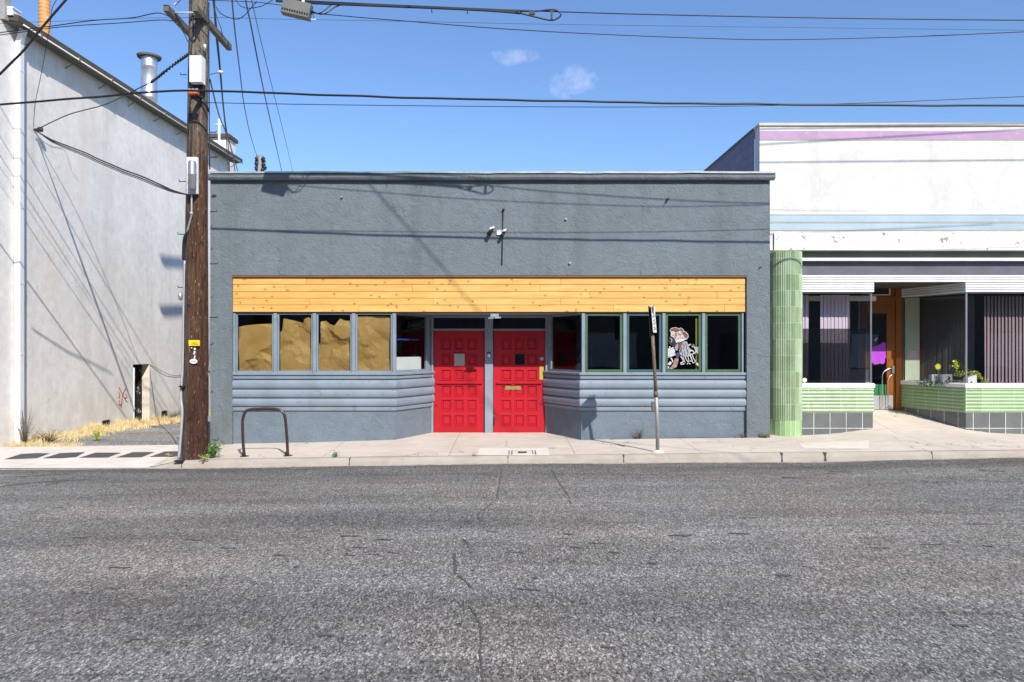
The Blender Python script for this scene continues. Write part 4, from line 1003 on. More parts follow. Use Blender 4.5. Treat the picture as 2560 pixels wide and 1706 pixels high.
# fluted column
CX, CY, CR = PX(1965, 15.8), 15.86, .325
cb = MB(); nfl = 30
def cring(zz, flut):
    out = []
    for i in range(nfl * 4 + 1):
        a = math.pi + math.pi * i / (nfl * 4)
        r_ = CR + (.019 * abs(math.sin(i / 4 * math.pi)) if flut else 0)
        out.append((CX + r_ * math.cos(a), CY + r_ * math.sin(a) * 1.0, zz, math.pi * CR * i / (nfl * 4)))
    return out
def cseg(z0_, z1_, fl):
    A, B = cring(z0_, fl), cring(z1_, fl)
    n = len(A)
    vs = [q[:3] for q in A] + [q[:3] for q in B]; fs = [(i, i + 1, n + i + 1, n + i) for i in range(n - 1)]
    uv = [[(A[i][3], z0_), (A[i + 1][3], z0_), (A[i + 1][3], z1_), (A[i][3], z1_)] for i in range(n - 1)]
    cb.mesh(vs, fs, False, uv)
czb = PZ(1052, 15.55); czt = PZ(627, 15.55)
cseg(czb, czt, True)
A = cring(czt, True); cb.mesh([q[:3] for q in A], [tuple(range(len(A)))])
C_ = cb.build('column', mat_tile('fluted_green_tile', (.25, .35, .19), (.45, .54, .38), (.60, .70, .53), math.pi * CR / 10, .3425, z0=czb, rough=.22, mortar=.004), RB)
cb = MB()
for k in range(10):
    a0, a1 = math.pi + math.pi * k / 10, math.pi + math.pi * (k + 1) / 10; r_ = CR + .012
    cb.mesh([(CX + r_ * math.cos(a0), CY + r_ * math.sin(a0), .05), (CX + r_ * math.cos(a1), CY + r_ * math.sin(a1), .05), (CX + r_ * math.cos(a1), CY + r_ * math.sin(a1), czb), (CX + r_ * math.cos(a0), CY + r_ * math.sin(a0), czb)], [(0, 1, 2, 3)], uvs=[[(k * .11, .0), (k * .11 + .11, .0), (k * .11 + .11, .33), (k * .11, .33)]])
cb.build('column_base', mat_tile('plain_green_tile', (.27, .44, .20), (.33, .50, .25), (.66, .76, .58), .11, .36, rough=.25, mortar=.005), C_)
# fill between the two buildings behind the column
MB().box(XR + .012, lx0 + .02, RY + .08, RY + .3, -.2, zr(626)).build('pier', m_tilegrey, RB)
# glazing
gz0, gz1 = zr(958.5), zr(731)
U = Vector((0, 0, 1))
def glz(p0, p1, name='window', inset=.03):
    a, c = Vector((*p0, 0)), Vector((*p1, 0)); d_ = (c - a).normalized(); n_ = Vector((d_.y, -d_.x, 0)); a -= n_ * inset; c -= n_ * inset
    fr = MB()
    for q in (a + d_ * .012, c - d_ * .012): fr.obox(q + U * (gz0 + gz1) / 2, d_ * .009, n_ * .012, U * (gz1 - gz0) / 2)
    fr.obox((a + c) / 2 + U * (gz1 - .012), (c - a) / 2, n_ * .014, U * .012)
    w = fr.build(name, m_steel, RB)
    MB().face([a + U * gz0, c + U * gz0, c + U * gz1, a + U * gz1]).build('pane', m_glass2, w)
glz((lx0 + .02, RY), pL[1]); glz(pL[1], pL[2]); glz(pR[0], pR[1]); glz(pR[1], (13.2, RY)); glz((13.25, RY), (RX1, RY))
def tinted():
    m = bpy.data.materials.new('smoked_acetate'); m.use_nodes = True; nt = m.node_tree; nt.nodes.clear()
    o = nt.nodes.new('ShaderNodeOutputMaterial'); mx = nt.nodes.new('ShaderNodeMixShader'); tr = nt.nodes.new('ShaderNodeBsdfTransparent'); gl = nt.nodes.new('ShaderNodeBsdfGlossy')
    tr.inputs[0].default_value = (.44, .43, .43, 1); gl.inputs['Roughness'].default_value = .12; gl.inputs[0].default_value = (.8, .8, .85, 1); mx.inputs[0].default_value = .06
    nt.links.new(tr.outputs[0], mx.inputs[1]); nt.links.new(gl.outputs[0], mx.inputs[2]); nt.links.new(mx.outputs[0], o.inputs[0]); return m
MB().box(lx0 + .03, lx1 - .05, RY + .20, RY + .204, gz0, PZ(822, RY + .2)).build('smoked_panel', tinted(), RB)
# display shelves, rooms
b = MB()
b.mesh([(lx0, RY + .05, gz0 - .03), (lx1 - .02, RY + .05, gz0 - .03), (8.14, SD, gz0 - .03), (lx0, SD, gz0 - .03)], [(0, 1, 2, 3)])
b.mesh([(9.24, SD, gz0 - .03), (rx0 + .03, RY + .05, gz0 - .03), (RX1, RY + .05, gz0 - .03), (RX1, SD + .3, gz0 - .03), (9.24, SD + .3, gz0 - .03)], [(0, 1, 2, 3, 4)])
b.build('display_shelf', M('display_shelf_paint', (.28, .28, .29), .5), RB)
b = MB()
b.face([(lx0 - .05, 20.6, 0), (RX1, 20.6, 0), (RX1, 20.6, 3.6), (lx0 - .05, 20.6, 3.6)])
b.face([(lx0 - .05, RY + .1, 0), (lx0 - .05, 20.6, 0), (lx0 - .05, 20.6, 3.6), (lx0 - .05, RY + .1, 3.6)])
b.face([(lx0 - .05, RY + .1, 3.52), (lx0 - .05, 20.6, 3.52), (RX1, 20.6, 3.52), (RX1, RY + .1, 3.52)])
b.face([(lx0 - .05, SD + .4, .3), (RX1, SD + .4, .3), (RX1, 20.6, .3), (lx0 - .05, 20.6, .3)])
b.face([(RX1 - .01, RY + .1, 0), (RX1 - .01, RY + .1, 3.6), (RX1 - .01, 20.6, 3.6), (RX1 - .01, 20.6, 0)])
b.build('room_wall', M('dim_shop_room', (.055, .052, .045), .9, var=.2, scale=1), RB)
MB().box(9.26, 9.60, SD + .02, SD + .08, gz0, gz1).build('cream_return', m_creamwall, RB)
MB().box(6.4, 8.05, RY + .55, RY + .6, gz1 - .15, gz1 - .04).build('blind_rail', m_cream, RB)
# entrance door
SZ = gz(8.6, SD)
ex0, ex1 = 8.20, PX(2254, SD)
eT = zr(706)
b = MB(); b.box(ex0, ex0 + .06, SD - .03, SD + .1, SZ, eT); b.box(ex1 - .15, ex1, SD - .03, SD + .1, SZ, eT); dh = PZ(752, SD)
b.box(ex0 + .06, ex1 - .15, SD - .03, SD + .1, dh, dh + .10); b.build('door_frame', m_timber, RB)
tx0, tx1, tz0, tz1 = ex0 + .06, PX(2222, SD), dh + .12, PZ(716, SD)
b = MB().box(tx0, tx1 + .0, SD - .02, SD + .02, tz0, tz0 + .03); b.box(tx0, tx1, SD - .02, SD + .02, tz1, tz1 + .03); b.box(tx1, tx1 + .03, SD - .02, SD + .02, tz0, tz1 + .03); tw = b.build('transom', m_cream, RB)
MB().box(tx0, tx1, SD + .0, SD + .02, tz0 + .03, tz1).build('transom_panel', M('dark_transom', (.03, .03, .04), .3), tw)
MB().box(tx1 + .03, ex1 - .15, SD, SD + .05, dh + .10, eT).build('transom_board', m_timber, RB)
e0, e1 = ex0 + .065, ex1 - .155
gx1 = PX(2217, SD)
b = MB(); b.box(gx1, e1, SD, SD + .045, SZ + .01, dh); b.box(e0, e0 + .09, SD, SD + .045, SZ + .01, dh); b.box(e0 + .09, gx1, SD, SD + .045, PZ(784, SD), dh); b.box(e0 + .09, gx1, SD, SD + .045, SZ + .01, PZ(990, SD))
ed = b.build('entrance_door', m_timber, RB)
MB().face([(e0 + .09, SD + .02, PZ(990, SD)), (gx1, SD + .02, PZ(990, SD)), (gx1, SD + .02, PZ(784, SD)), (e0 + .09, SD + .02, PZ(784, SD))]).build('pane', m_glass2, ed)
MB().box(e0, PX(2232, SD), SD - .006, SD, SZ + .015, PZ(989, SD)).build('kick_plate', m_galv, ed)
b = MB()
for du, vt in ((0, 921), (14, 937)):
    x = PX(2202 + du, SD); pts = [(x, SD - .01, PZ(1019, SD)), (x, SD - .07, PZ(1017, SD)), (x, SD - .07, PZ(vt + 20, SD))]
    pts += [(x + .0 + (PX(2231, SD) - x) * (1 - math.cos(t_ * math.pi / 12)), SD - .07 + .04 * t_ / 6, PZ(vt + 20, SD) + (20 / F * SD) * math.sin(t_ * math.pi / 12)) for t_ in range(1, 7)]
    b.tube(pts, .011, 8)
b.box(PX(2228, SD), PX(2234, SD), SD - .04, SD, PZ(934, SD), PZ(915, SD)); b.build('pull_handle', m_steel, ed)
# painted shapes on the door glass
b = MB()
bl = [(2181, 870), (2185, 866), (2192, 866), (2199, 862), (2206, 857), (2211, 856), (2217, 862), (2213, 865), (2216, 874), (2214, 886), (2216, 893), (2212, 898), (2213, 905), (2208, 911), (2200, 909), (2193, 911), (2187, 912), (2181, 908), (2177, 900), (2176, 880)]
b.face([(PX(u, SD + .015), SD + .015, PZ(v, SD + .015)) for u, v in bl][::-1])
b.build('painted_bird', m_purple, ed)
MB().face([(e0 + .09, SD + .015, PZ(990, SD)), (gx1, SD + .015, PZ(990, SD)), (gx1, SD + .015, PZ(962, SD)), (e0 + .09, SD + .015, PZ(960, SD))]).build('painted_hill', m_greenpaint, ed)
b = MB()
for u, v in ((2191, 848), (2190, 853), (2193, 846), (2189, 850)): b.tube([(PX(u, SD), SD + .014, PZ(v, SD)), (PX(u, SD), SD + .016, PZ(v, SD))], .014, 8)
b.build('painted_dots', m_white, ed)
# blinds
def blinds(name, x0, x1, y0, y1, zb_, zt_, n, mat, label, ang=.5, w=.085, gaps=()):
    b = MB(); random.seed(int(x0 * 10))
    for k in range(n):
        if k in gaps: continue
        t_ = (k + .5) / n; x, y = lerp(x0, x1, t_), lerp(y0, y1, t_); a = ang + random.uniform(-.12, .12)
        dx_, dy_ = math.cos(a) * w / 2, math.sin(a) * w / 2; sw = random.uniform(-.012, .012); zb2 = zb_ + random.uniform(0, .02)
        b.mesh([(x - dx_ + sw, y - dy_, zb2), (x + sw, y - .006, zb2), (x + dx_ + sw, y + dy_, zb2), (x - dx_, y - dy_, zt_), (x, y - .006, zt_), (x + dx_, y + dy_, zt_)], [(0, 1, 4, 3), (1, 2, 5, 4)])
    o = b.build(name, mat, None, loc=((x0 + x1) / 2, (y0 + y1) / 2, zb_)); return tag(o, label, 'blinds')
BY = RY + .55
blinds('vertical_blinds', PX(2004, BY), PX(2124, BY), BY, BY, PZ(965, BY), PZ(738, BY), 13, m_pinkblind, 'pale pink vertical blinds with missing slats in the left shop window beside the tile column', .25, .088, gaps=(2, 3, 4))
blinds('vertical_blinds', PX(2120, BY), 8.0, BY, SD + .1, PZ(962, BY), PZ(738, BY), 16, M('grey_blind_fabric', (.10, .095, .09), .8), 'dim grey vertical blinds turning the corner towards the shop door', .9, .088)
blinds('vertical_blinds', PX(2459, BY), 14.5, BY, BY, PZ(962, BY), PZ(741, BY), 52, m_mauve, 'brownish mauve vertical blinds in the right shop window', .45, .090)
blinds('vertical_blinds', 9.62, 10.4, SD + .25, BY + .3, gz0, PZ(745, SD), 20, M('charcoal_blind_fabric', (.085, .08, .085), .8), 'charcoal vertical blinds behind the angled window right of the shop door', -.9, .085)
# things in the right display window
c_ = Vector((PX(2428, 16.0), 16.0, gz0 - .03))
PB = thing('birdhouse', 'small white birdhouse with a round black hole, on the window sill corner among vines', 'birdhouse', c_)
x0, x1 = PX(2415, 16.0), PX(2437, 16.0); zt0, zt1 = PZ(944, 16.0), PZ(936, 16.0)
b = MB().mesh([(x0, 15.93, c_.z), (x1, 15.93, c_.z), (x1, 15.93, zt1), (x0, 15.93, zt0), (x0, 16.1, c_.z), (x1, 16.1, c_.z), (x1, 16.1, zt1), (x0, 16.1, zt0)], [(0, 1, 2, 3), (1, 5, 6, 2), (5, 4, 7, 6), (4, 0, 3, 7), (3, 2, 6, 7)]); b.build('body', m_white, PB)
b = MB().tube([(PX(2428.5, 15.93), 15.926, PZ(956, 15.93)), (PX(2428.5, 15.93), 15.935, PZ(956, 15.93))], .019, 14); b.build('entrance_hole', m_ink, PB)
b = MB(); c2 = Vector((9.35, 16.35, gz0 - .03)); b.box(9.0 + .3, 9.75, 16.38, 16.42, c2.z, c2.z + .20); b.box(9.3, 9.75, 16.42, 16.5, c2.z, c2.z + .19)
tag(b.build('planter_box', M('grey_planter', (.30, .30, .31), .6), None, loc=c2), 'low grey planter box standing behind the white birdhouse in the shop window', 'planter')
def leaves(b, path, n, spread, size, rng=random):
    for k in range(n):
        t_ = rng.random() * (len(path) - 1); i = int(t_); p = path[i].lerp(path[min(i + 1, len(path) - 1)], t_ - i)
        p = p + Vector((rng.gauss(0, spread), rng.gauss(0, spread), rng.gauss(0, spread)))
        a = Vector((rng.uniform(-1, 1), rng.uniform(-1, .2), rng.uniform(-.6, .8))).normalized(); c = a.cross(Vector((rng.uniform(-1, 1), rng.uniform(-1, 1), 1))).normalized()
        s_ = size * rng.uniform(.6, 1.3)
        b.face([p - a * s_, p + c * s_ * .5, p + a * s_, p - c * s_ * .5])
random.seed(5)
V = thing('trailing_vine', 'yellow-green trailing vine draped over the birdhouse in the shop window', 'plant', (9.9, 15.95, gz0))
pth = smoothpath([P(2388, 920, 15.98), P(2391, 905, 16.0), P(2396, 938, 16.0), P(2410, 932, 15.97), P(2430, 931, 15.95), P(2445, 936, 15.95), P(2455, 950, 15.95), P(2475, 962, 15.95)], 6)
b = MB().tube(pth, .006, 5); b.build('stem', m_drytwig, V)
b = MB(); leaves(b, pth, 420, .024, .026); b.build('foliage', m_vine, V)
b = MB(); pth = [P(2350, 962, 16.3), P(2345, 930, 16.3), P(2345, 920, 16.3)]; SF = thing('sunflower_ornament', 'small yellow sunflower ornament standing among stems in the angled shop window', 'ornament', pth[0])
b.tube(pth, .006, 6); b.build('stem', m_leaf, SF)
b = MB()
for k in range(12):
    a = k * math.pi / 6; c0_ = P(2345, 917, 16.29); r1, r2 = Vector((math.cos(a - .2), 0, math.sin(a - .2))), Vector((math.cos(a + .2), 0, math.sin(a + .2)))
    b.face([c0_, c0_ + r1 * .05, c0_ + Vector((math.cos(a), 0, math.sin(a))) * .075, c0_ + r2 * .05])
b.build('petals', M('yellow_petal', (.55, .50, .03), .6), SF)
b = MB(); leaves(b, [P(2300, 960, 16.6), P(2330, 955, 16.4), P(2350, 960, 16.3), P(2380, 950, 16.1)], 130, .045, .035)
tag(b.build('potted_plant', M('dark_leaf', (.04, .12, .05), .6, var=.4, scale=12), None, loc=P(2340, 965, 16.4)), 'low dark green leafy plant along the sill of the angled shop window', 'plant')
for k, u in enumerate((2505, 2526, 2548)):
    c3 = P(u, 957, 15.95); fl = thing('paper_flower', ['small pink flower on the right window sill, nearest the birdhouse', 'middle one of three small pink flowers on the right window sill', 'small pink flower on the right window sill, farthest from the birdhouse'][k], 'flower', c3, 'pink flowers on the right window sill')
    b = MB(); b.tube([c3, c3 + Vector((0, 0, -.05))], .004, 5); b.build('stem', m_leaf, fl)
    b = MB()
    for j in range(6):
        a = j * math.pi / 3; b.face([c3, c3 + Vector((math.cos(a - .45), -.2, math.sin(a - .45))) * .022, c3 + Vector((math.cos(a), -.1, math.sin(a))) * .032, c3 + Vector((math.cos(a + .45), -.2, math.sin(a + .45))) * .022])
    b.build('petals', M('pink_petal', (.75, .12, .22), .6), fl)
b = MB(); cc = P(2012.5, 951, RY - .0)
b.mesh([cc + Vector((math.cos(k * math.pi / 3 + .5) * .052, 0.02, math.sin(k * math.pi / 3 + .5) * .052)) for k in range(6)], [tuple(range(6))])
st = b.build('window_sticker', m_white, None, loc=cc); tag(st, 'small white hexagonal sticker low on the left shop window glass by the tile column', 'sticker')
b = MB(); text(b, 'i', cc + Vector((0, .017, 0)), .045); b.build('sticker_mark', m_ink, st)
b = MB(); q = P(2140, 945, 16.5); b.box(q.x - .22, q.x + .25, 16.45, 16.7, gz0 - .03, PZ(928, 16.5)); b.box(q.x - .23, q.x + .26, 16.44, 16.71, PZ(928, 16.5), PZ(925, 16.5))
tag(b.build('display_box', M('blue_grey_box', (.09, .09, .12), .6), None, loc=(q.x, 16.5, gz0)), 'dark blue-grey lidded box inside the left shop window beside the entrance', 'box')

# ---------------------------------------------------------------- utility pole
PY = 13.47
px0, px1 = PX(487, PY), PX(496, PY)
def pc(zz): return px0 + (px1 - px0) * (zz + .05) / 8.3
def prd(zz): return interp([(-.3, .238), (0, .232), (3, .205), (6, .18), (8.5, .162), (13, .13)], zz)
UP = thing('utility_pole', 'thick brown timber utility pole with conduit, boxes and climbing steps, at the kerb', 'utility pole', (px0, PY, 0))
b = MB(); vs = []; nz, nn_ = 120, 36
for j in range(nz + 1):
    zz = lerp(-.35, 13.2, j / nz)
    for k in range(nn_):
        a = 2 * math.pi * k / nn_
        r_ = prd(zz) * (1 + .022 * noise.noise(Vector((math.cos(a) * 2.2, math.sin(a) * 2.2, zz * .35))) + .02 * noise.noise(Vector((math.cos(a) * 9, math.sin(a) * 9, zz * .5))))
        vs.append((pc(zz) + r_ * math.cos(a), PY + r_ * math.sin(a), zz))
b.mesh(vs, [(j * nn_ + k, j * nn_ + (k + 1) % nn_, (j + 1) * nn_ + (k + 1) % nn_, (j + 1) * nn_ + k) for j in range(nz) for k in range(nn_)] + [tuple(range(nz * nn_, (nz + 1) * nn_))], True)
b.build('pole_shaft', m_pole, UP)
def pp(u, v, y): return P(u, v, y)
az = 8.06
for x in (-6.085, -5.575):
    b = MB().bar((x, 12.99, az), (x, 14.6, az - .05), .095, .11); b.build('crossarm', m_arm, UP)
b = MB().bar((-6.085, 13.22, az + .02), (-5.575, 13.22, az + .02), .03, .03); b.bar((-6.0, 13.12, az + .1), (-5.62, 13.17, az + .55), .04, .02); b.build('arm_brace', m_galv, UP)
# wider arms high on the pole
for zz in (11.5, 13.0):
    b = MB().bar((pc(zz) - .30, PY - 1.1, zz), (pc(zz) - .30, PY + 1.3, zz), .12, .14); b.build('crossarm', m_arm, UP)
b = MB(); b.box(PX(478, 13.17), PX(507.5, 13.17), 13.09, 13.27, PZ(201, 13.12), PZ(135, 13.12)); wb_ = b.build('equipment_box', m_white, UP)
MB().tube([pp(490, 136, 13.17), pp(491, 128, 13.19), pp(489, 120, 13.27)], .008, 6).build('box_lead', m_cablegrey, wb_)
b = MB(); b.box(PX(473, 12.95), PX(496, 12.95), 12.90, 12.98, PZ(231, 12.95), PZ(224, 12.95)); cl = b.build('cable_clamp', m_orange, UP)
b = MB()
for u in (475, 484, 493): b.obox(pp(u, 221.5, 12.93), (.022, 0, 0), (0, .04, 0), (0, 0, .022))
b.build('clamp_bolts', m_galv, cl)
MB().box(PX(480, 12.99), PX(490, 12.99), 12.985, 13.3, PZ(230, 12.99), PZ(225, 12.99)).build('clamp_arm', m_black, cl)
b = MB().box(PX(478, 13.22), PX(507, 13.22), 13.24, 13.32, PZ(222, 13.22), PZ(204, 13.22)); b.build('bracket_plate', m_black, UP)
b = MB(); b.box(PX(467, 13.22), PX(494, 13.22), 13.2, 13.26, PZ(482, 13.22), PZ(390, 13.22)); mb_ = b.build('mounting_board', m_signwhite, UP)
MB().lathe((PX(480, 13.1), 13.1, 0), [(.0, PZ(474, 13.1)), (.045, PZ(473, 13.1)), (.072, PZ(468, 13.1)), (.072, PZ(436, 13.1)), (.077, PZ(435, 13.1)), (.077, PZ(432, 13.1)), (.072, PZ(431, 13.1)), (.072, PZ(404, 13.1)), (.06, PZ(400, 13.1)), (0, PZ(399, 13.1))], 20).build('cylinder_housing', M('grey_cylinder_paint', (.33, .34, .37), .35, .5), mb_)
b = MB(); pts = [pp(478.5, 484, 13.2), pp(478.5, 530, 13.21), pp(478, 538, 13.21), pp(466.5, 580, 13.29)]
b.tube(smoothpath(pts, 4), .016, 8); b.tube([pp(478, 528, 13.21), pp(478, 535, 13.21)], .030, 8); b.build('conduit', m_alu, UP)
b = MB().tube(smoothpath([pp(467, 578, 13.29), pp(461, 600, 13.33), pp(459.5, 640, 13.35), pp(461, 652, 13.35)], 5), [.02] * 3 + [.036] * 10 + [.02] * 3, 10); b.build('conduit_sleeve', m_black, UP)
pts = [pp(462, 650, 13.35), pp(460, 720, 13.35), pp(458.5, 800, 13.35), pp(457.5, 900, 13.34), pp(453, 960, 13.32), pp(452, 1000, 13.3), pp(455, 1030, 13.27), pp(451.5, 1090, 13.24), pp(446, 1150, 13.2)]
b = MB().tube(smoothpath(pts, 5), .024, 10); cd = b.build('conduit', m_alu, UP)
b = MB().box(PX(449, 13.27), PX(463, 13.27), 13.22, 13.39, PZ(969, 13.27), PZ(965, 13.27)); b.build('conduit_strap', m_signdark, cd)
MB().box(PX(436, 13.17), PX(458, 13.17), 13.13, 13.25, PZ(1156, 13.17), PZ(1153, 13.17)).build('conduit_foot', m_signdark, cd)
# climbing steps
for (u0, u1, v) in ((466, 451, 182), (526, 543, 390), (466, 447.5, 451), (466, 444, 584), (459, 445, 718), (525, 541.5, 527), (524, 544, 658.5), (524, 543.5, 793.5), (524, 540, 327)):
    b = MB(); ys = PY
    b.tube([pp(u0, v, ys), pp(u1, v, ys), pp(u1 + (.6 if u1 > u0 else -.6), v - 4.5, ys)], .009, 6); b.build('climbing_step', m_signdark, UP)
for (u, v) in ((525, 925), (524, 1048), (524, 935)):
    MB().obox(pp(u, v, PY - .1), (.02, 0, 0), (0, .03, 0), (0, 0, .05)).build('step_socket', m_galv, UP)
# round reflector on the left of the pole
b = MB().lathe((PX(451, 13.37), 13.35, PZ(740, 13.37)), [(0, -.08), (.03, -.07), (.045, 0), (.03, .07), (0, .08)], 16); b.build('meter_socket', m_galv, UP)
# tags, stickers
b = MB(); fy = PY - .245; 
b.mesh([pp(470.5, 850.5, fy + .03), pp(499, 850.5, fy), pp(499, 865, fy), pp(471.5, 865, fy + .03)], [(0, 3, 2, 1)]); tg = b.build('yellow_tag', m_yellow, UP)
b = MB(); text(b, '127846', pp(485.5, 861, fy + .008), .034, (1, -.12, 0), width=None); text(b, '1 52714', pp(485, 856, fy + .008), .022, (1, -.12, 0)); b.build('tag_number', M('tag_ink', (.30, .20, .01), .6), tg)
b = MB()
def disc(b, c, rx, rz, n=16): b.mesh([c + Vector((math.cos(2 * math.pi * k / n) * rx, 0, math.sin(2 * math.pi * k / n) * rz)) for k in range(n)], [tuple(range(n))])
for (u, v, rx, rz) in ((486.5, 872.5, .020, .018), (486, 880.5, .018, .020), (485, 885, .020, .010), (486.5, 891, .014, .012), (486, 895.5, .018, .010), (478.5, 870, .010, .010)): disc(b, pp(u, v, fy - .0), rx, rz)
b.build('white_dots', m_white, UP)
b = MB(); disc(b, pp(483.5, 904, fy - .002), .070, .044, 24); ov = b.build('oval_tag', m_signwhite, UP)
b = MB(); text(b, 'H26', pp(483.5, 904, fy - .006), .034); b.build('oval_tag_mark', M('blue_ink', (.05, .10, .25), .5), ov)
b = MB()
for pts in ([(472, 200), (476, 140), (482, 60), (478, 0)], [(470, 330), (473, 260), (478, 235)], [(522, 0), (522, 120), (523, 260), (524, 420)], [(476, 385), (479, 330), (475, 250)], [(512, 10), (500, 60), (486, 95), (478, 90), (486, 80), (500, 90)]):
    b.tube(smoothpath([pp(u, v, PY - .19 if u < 515 else PY - .06) for u, v in pts], 4), .010, 6)
b.build('pole_wiring', m_cable, UP)
b = MB().tube(smoothpath([pp(478, 232, 13.26), pp(500, 242, 13.26), pp(514, 258, 13.29), pp(522, 275, 13.37)], 5), .022, 8); b.build('pole_loop', m_cable, UP)
MB().lathe(tuple(pp(512, 112, 13.29)), [(0, -.05), (.02, -.045), (.03, -.02), (.018, 0), (.03, .02), (.02, .045), (0, .05)], 10).build('insulator', m_cream, UP)

UP.location.y += .10; UP.location.x -= .04
# ---------------------------------------------------------------- cables
def cable(pts, r, label, cat='cable', name='overhead_cable', mat=None, group='cables strung across the sky', wob=0, n=7, k=14):
    pts = [P(*p) if not isinstance(p, Vector) else p for p in pts]
    pa = smoothpath(pts, k)
    if wob: pa = [p + Vector((0, 0, wob * noise.noise(Vector((p.x * 1.3, p.y, 3)))) ) for p in pa]
    o = MB().tube(pa, r, n).build(name, mat or m_cable, None, loc=tuple(pa[0]))
    return tag(o, label, cat, group)
cable([(-260, 282, 12.9), (0, 262, 12.92), (235, 243, 12.93), (474, 227.5, 12.94), (900, 241, 12.93), (1280, 250.5, 12.92), (1900, 261, 12.92), (2560, 264.5, 12.9), (3300, 262, 12.9)], .0185, 'thickest black cable, crossing the whole photo just below the orange clamp of the pole', wob=.012, k=22)
cable([(497, 256, 13.15), (560, 258, 13.1), (1000, 264.5, 13.1), (1600, 268, 13.1), (2100, 260, 13.1), (2560, 242, 13.1), (3100, 225, 13.1)], .0065, 'thin wire running right from the pole just under the thickest cable')
cable([(500, -30, 12.6), (700, -3, 12.6), (900, 9, 12.6), (1100, 18, 12.6), (1290, 26, 12.6), (1600, 36, 12.5), (2100, 46, 12.4), (2560, 51, 12.4), (3200, 54, 12.4)], .0095, 'long thin wire along the top of the photo that carries the lashed bundle')
ls = thing('lashed_cable_bundle', 'thick lashed black cable bundle ending in a pointed loop at the top centre', 'cable', P(1000, 14, 12.58))
b = MB()
for k in range(4):
    b.tube(smoothpath([P(690, 2 + k * .6, 12.58), P(800, 7 + k * 1.0, 12.57 - k * .01), P(1000, 15 + k * 1.0, 12.57), P(1200, 23 + k * 1.2, 12.56), P(1305, 28 + k * 2.2, 12.56)], 10), .014, 6)
b.build('lashed_strands', m_cable, ls)
b = MB().tube(smoothpath([P(1300, 29, 12.55), P(1345, 28, 12.55), P(1380, 24.5, 12.55), (P(1396, 29, 12.55)), P(1402, 38, 12.55), P(1393, 47, 12.55), P(1375, 51, 12.55), P(1335, 42, 12.55), P(1290, 31, 12.55)], 8), .014, 8)
b.obox(P(1379, 38, 12.55), (.018, 0, 0), (0, .02, 0), (0, 0, .075)); b.obox(P(1330, 33, 12.55), (.05, 0, 0), (0, .02, 0), (0, 0, .03)); b.build('end_loop', m_cable, ls)
b = MB(); [b.tube([P(u, v, 12.56), P(u + 1, v + 9, 12.56)], .008, 5) for u, v in ((1079, 24), (1168, 26))]; b.build('lashing_tail', m_black, ls)
TB = thing('splice_box', 'weathered grey splice terminal box hanging from white straps under the top cable', 'terminal box', P(743, 22, 12.55))
c_ = P(743, 22, 12.55); axx = Vector((.232, 0, -.055)); azz = Vector((.024, 0, .105))
b = MB().obox(c_, axx, (0, .075, 0), azz); b.obox(c_ - azz * 1.12, axx * 1.02, (0, .085, 0), azz * .14); b.build('housing', mat_paint_wear('weathered_grey_plastic', (.16, .155, .14), (.07, .07, .065), .5, 14, .6, .2), TB)
b = MB(); [b.obox(c_ + axx * t_ - azz * .78 + Vector((0, -.08, 0)), axx * .05, (0, .012, 0), azz * .16) for t_ in [-.9 + .18 * i for i in range(11)]]; b.build('cover_clips', m_black, TB)
b = MB(); [b.obox(P(u, v, 12.53), (.022, 0, 0), (0, .01, 0), (0, 0, .075)) for u, v in ((727, -2), (758, 3))]; b.build('strap', m_white, TB)
b = MB().tube(smoothpath([P(776, 26, 12.55), P(800, 36, 12.5), P(818, 32, 12.5), P(838, 18, 12.55), P(868, 8, 12.57)], 6), .010, 6); b.tube(smoothpath([P(776, 30, 12.55), P(796, 34, 12.48), P(812, 26, 12.5), P(830, 10, 12.57)], 6), .010, 6); b.tube(smoothpath([P(776, 33, 12.55), P(784, 38, 12.5), P(783, 46, 12.5)], 5), .006, 5); b.build('lead_wires', m_cable, TB)
cable([(520, 1, 12.9), (640, 6, 12.75), (706, 14, 12.6)], .006, 'short thin wire from the pole to the splice box at the top')
cable([(770, 32, 12.6), (900, 44, 12.6), (1025, 54, 12.6), (1250, 72, 12.6), (1500, 86, 12.6), (1760, 96, 12.6), (1950, 99.5, 12.6), (2250, 93, 12.6), (2560, 80, 12.6), (3000, 60, 12.6)], .0075, 'sagging thin wire from the splice box to the upper right edge')
cable([(-200, 66, 12.8), (0, 59, 12.8), (430, 44.5, 12.9), (740, 49, 12.9), (1025, 54, 12.9), (1500, 63, 12.9), (2560, 76, 12.9)], .0035, 'faintest hair-thin wire across the sky near the top', mat=m_cablegrey)
cable([(-150, 100, 12.9), (0, 82, 12.9), (120, 67, 12.9), (230, 52, 12.9), (330, 45, 12.9), (393, 33, 12.85), (428, 44, 12.8)], .0085, 'upper one of two wires from the left crossarm end passing over the rusty roof pipe')
cable([(-150, 104, 13.2), (0, 88, 13.2), (150, 68, 13.2), (300, 58, 13.1), (420, 51, 12.95), (452, 72, 12.98), (470, 105, 13.05)], .0075, 'lower one of the two wires crossing from the pole over the rusty roof pipe')
cable([(190, -30, 12.0), (165, 0, 12.0), (100, 75, 12.0), (60, 125, 12.0), (20, 165, 12.0), (-40, 225, 12.0)], .019, 'thick black cable slanting down through the upper left corner', wob=.01)
cable([(145, -5, 14.6), (131, 20, 14.7), (127, 50, 15.0), (121, 85, 15.2), (104, 180, 15.5), (88, 260, 15.8), (84, 318, 16.05)], .006, 'thin wire hanging nearly straight down to the hook on the left wall', wob=.01)
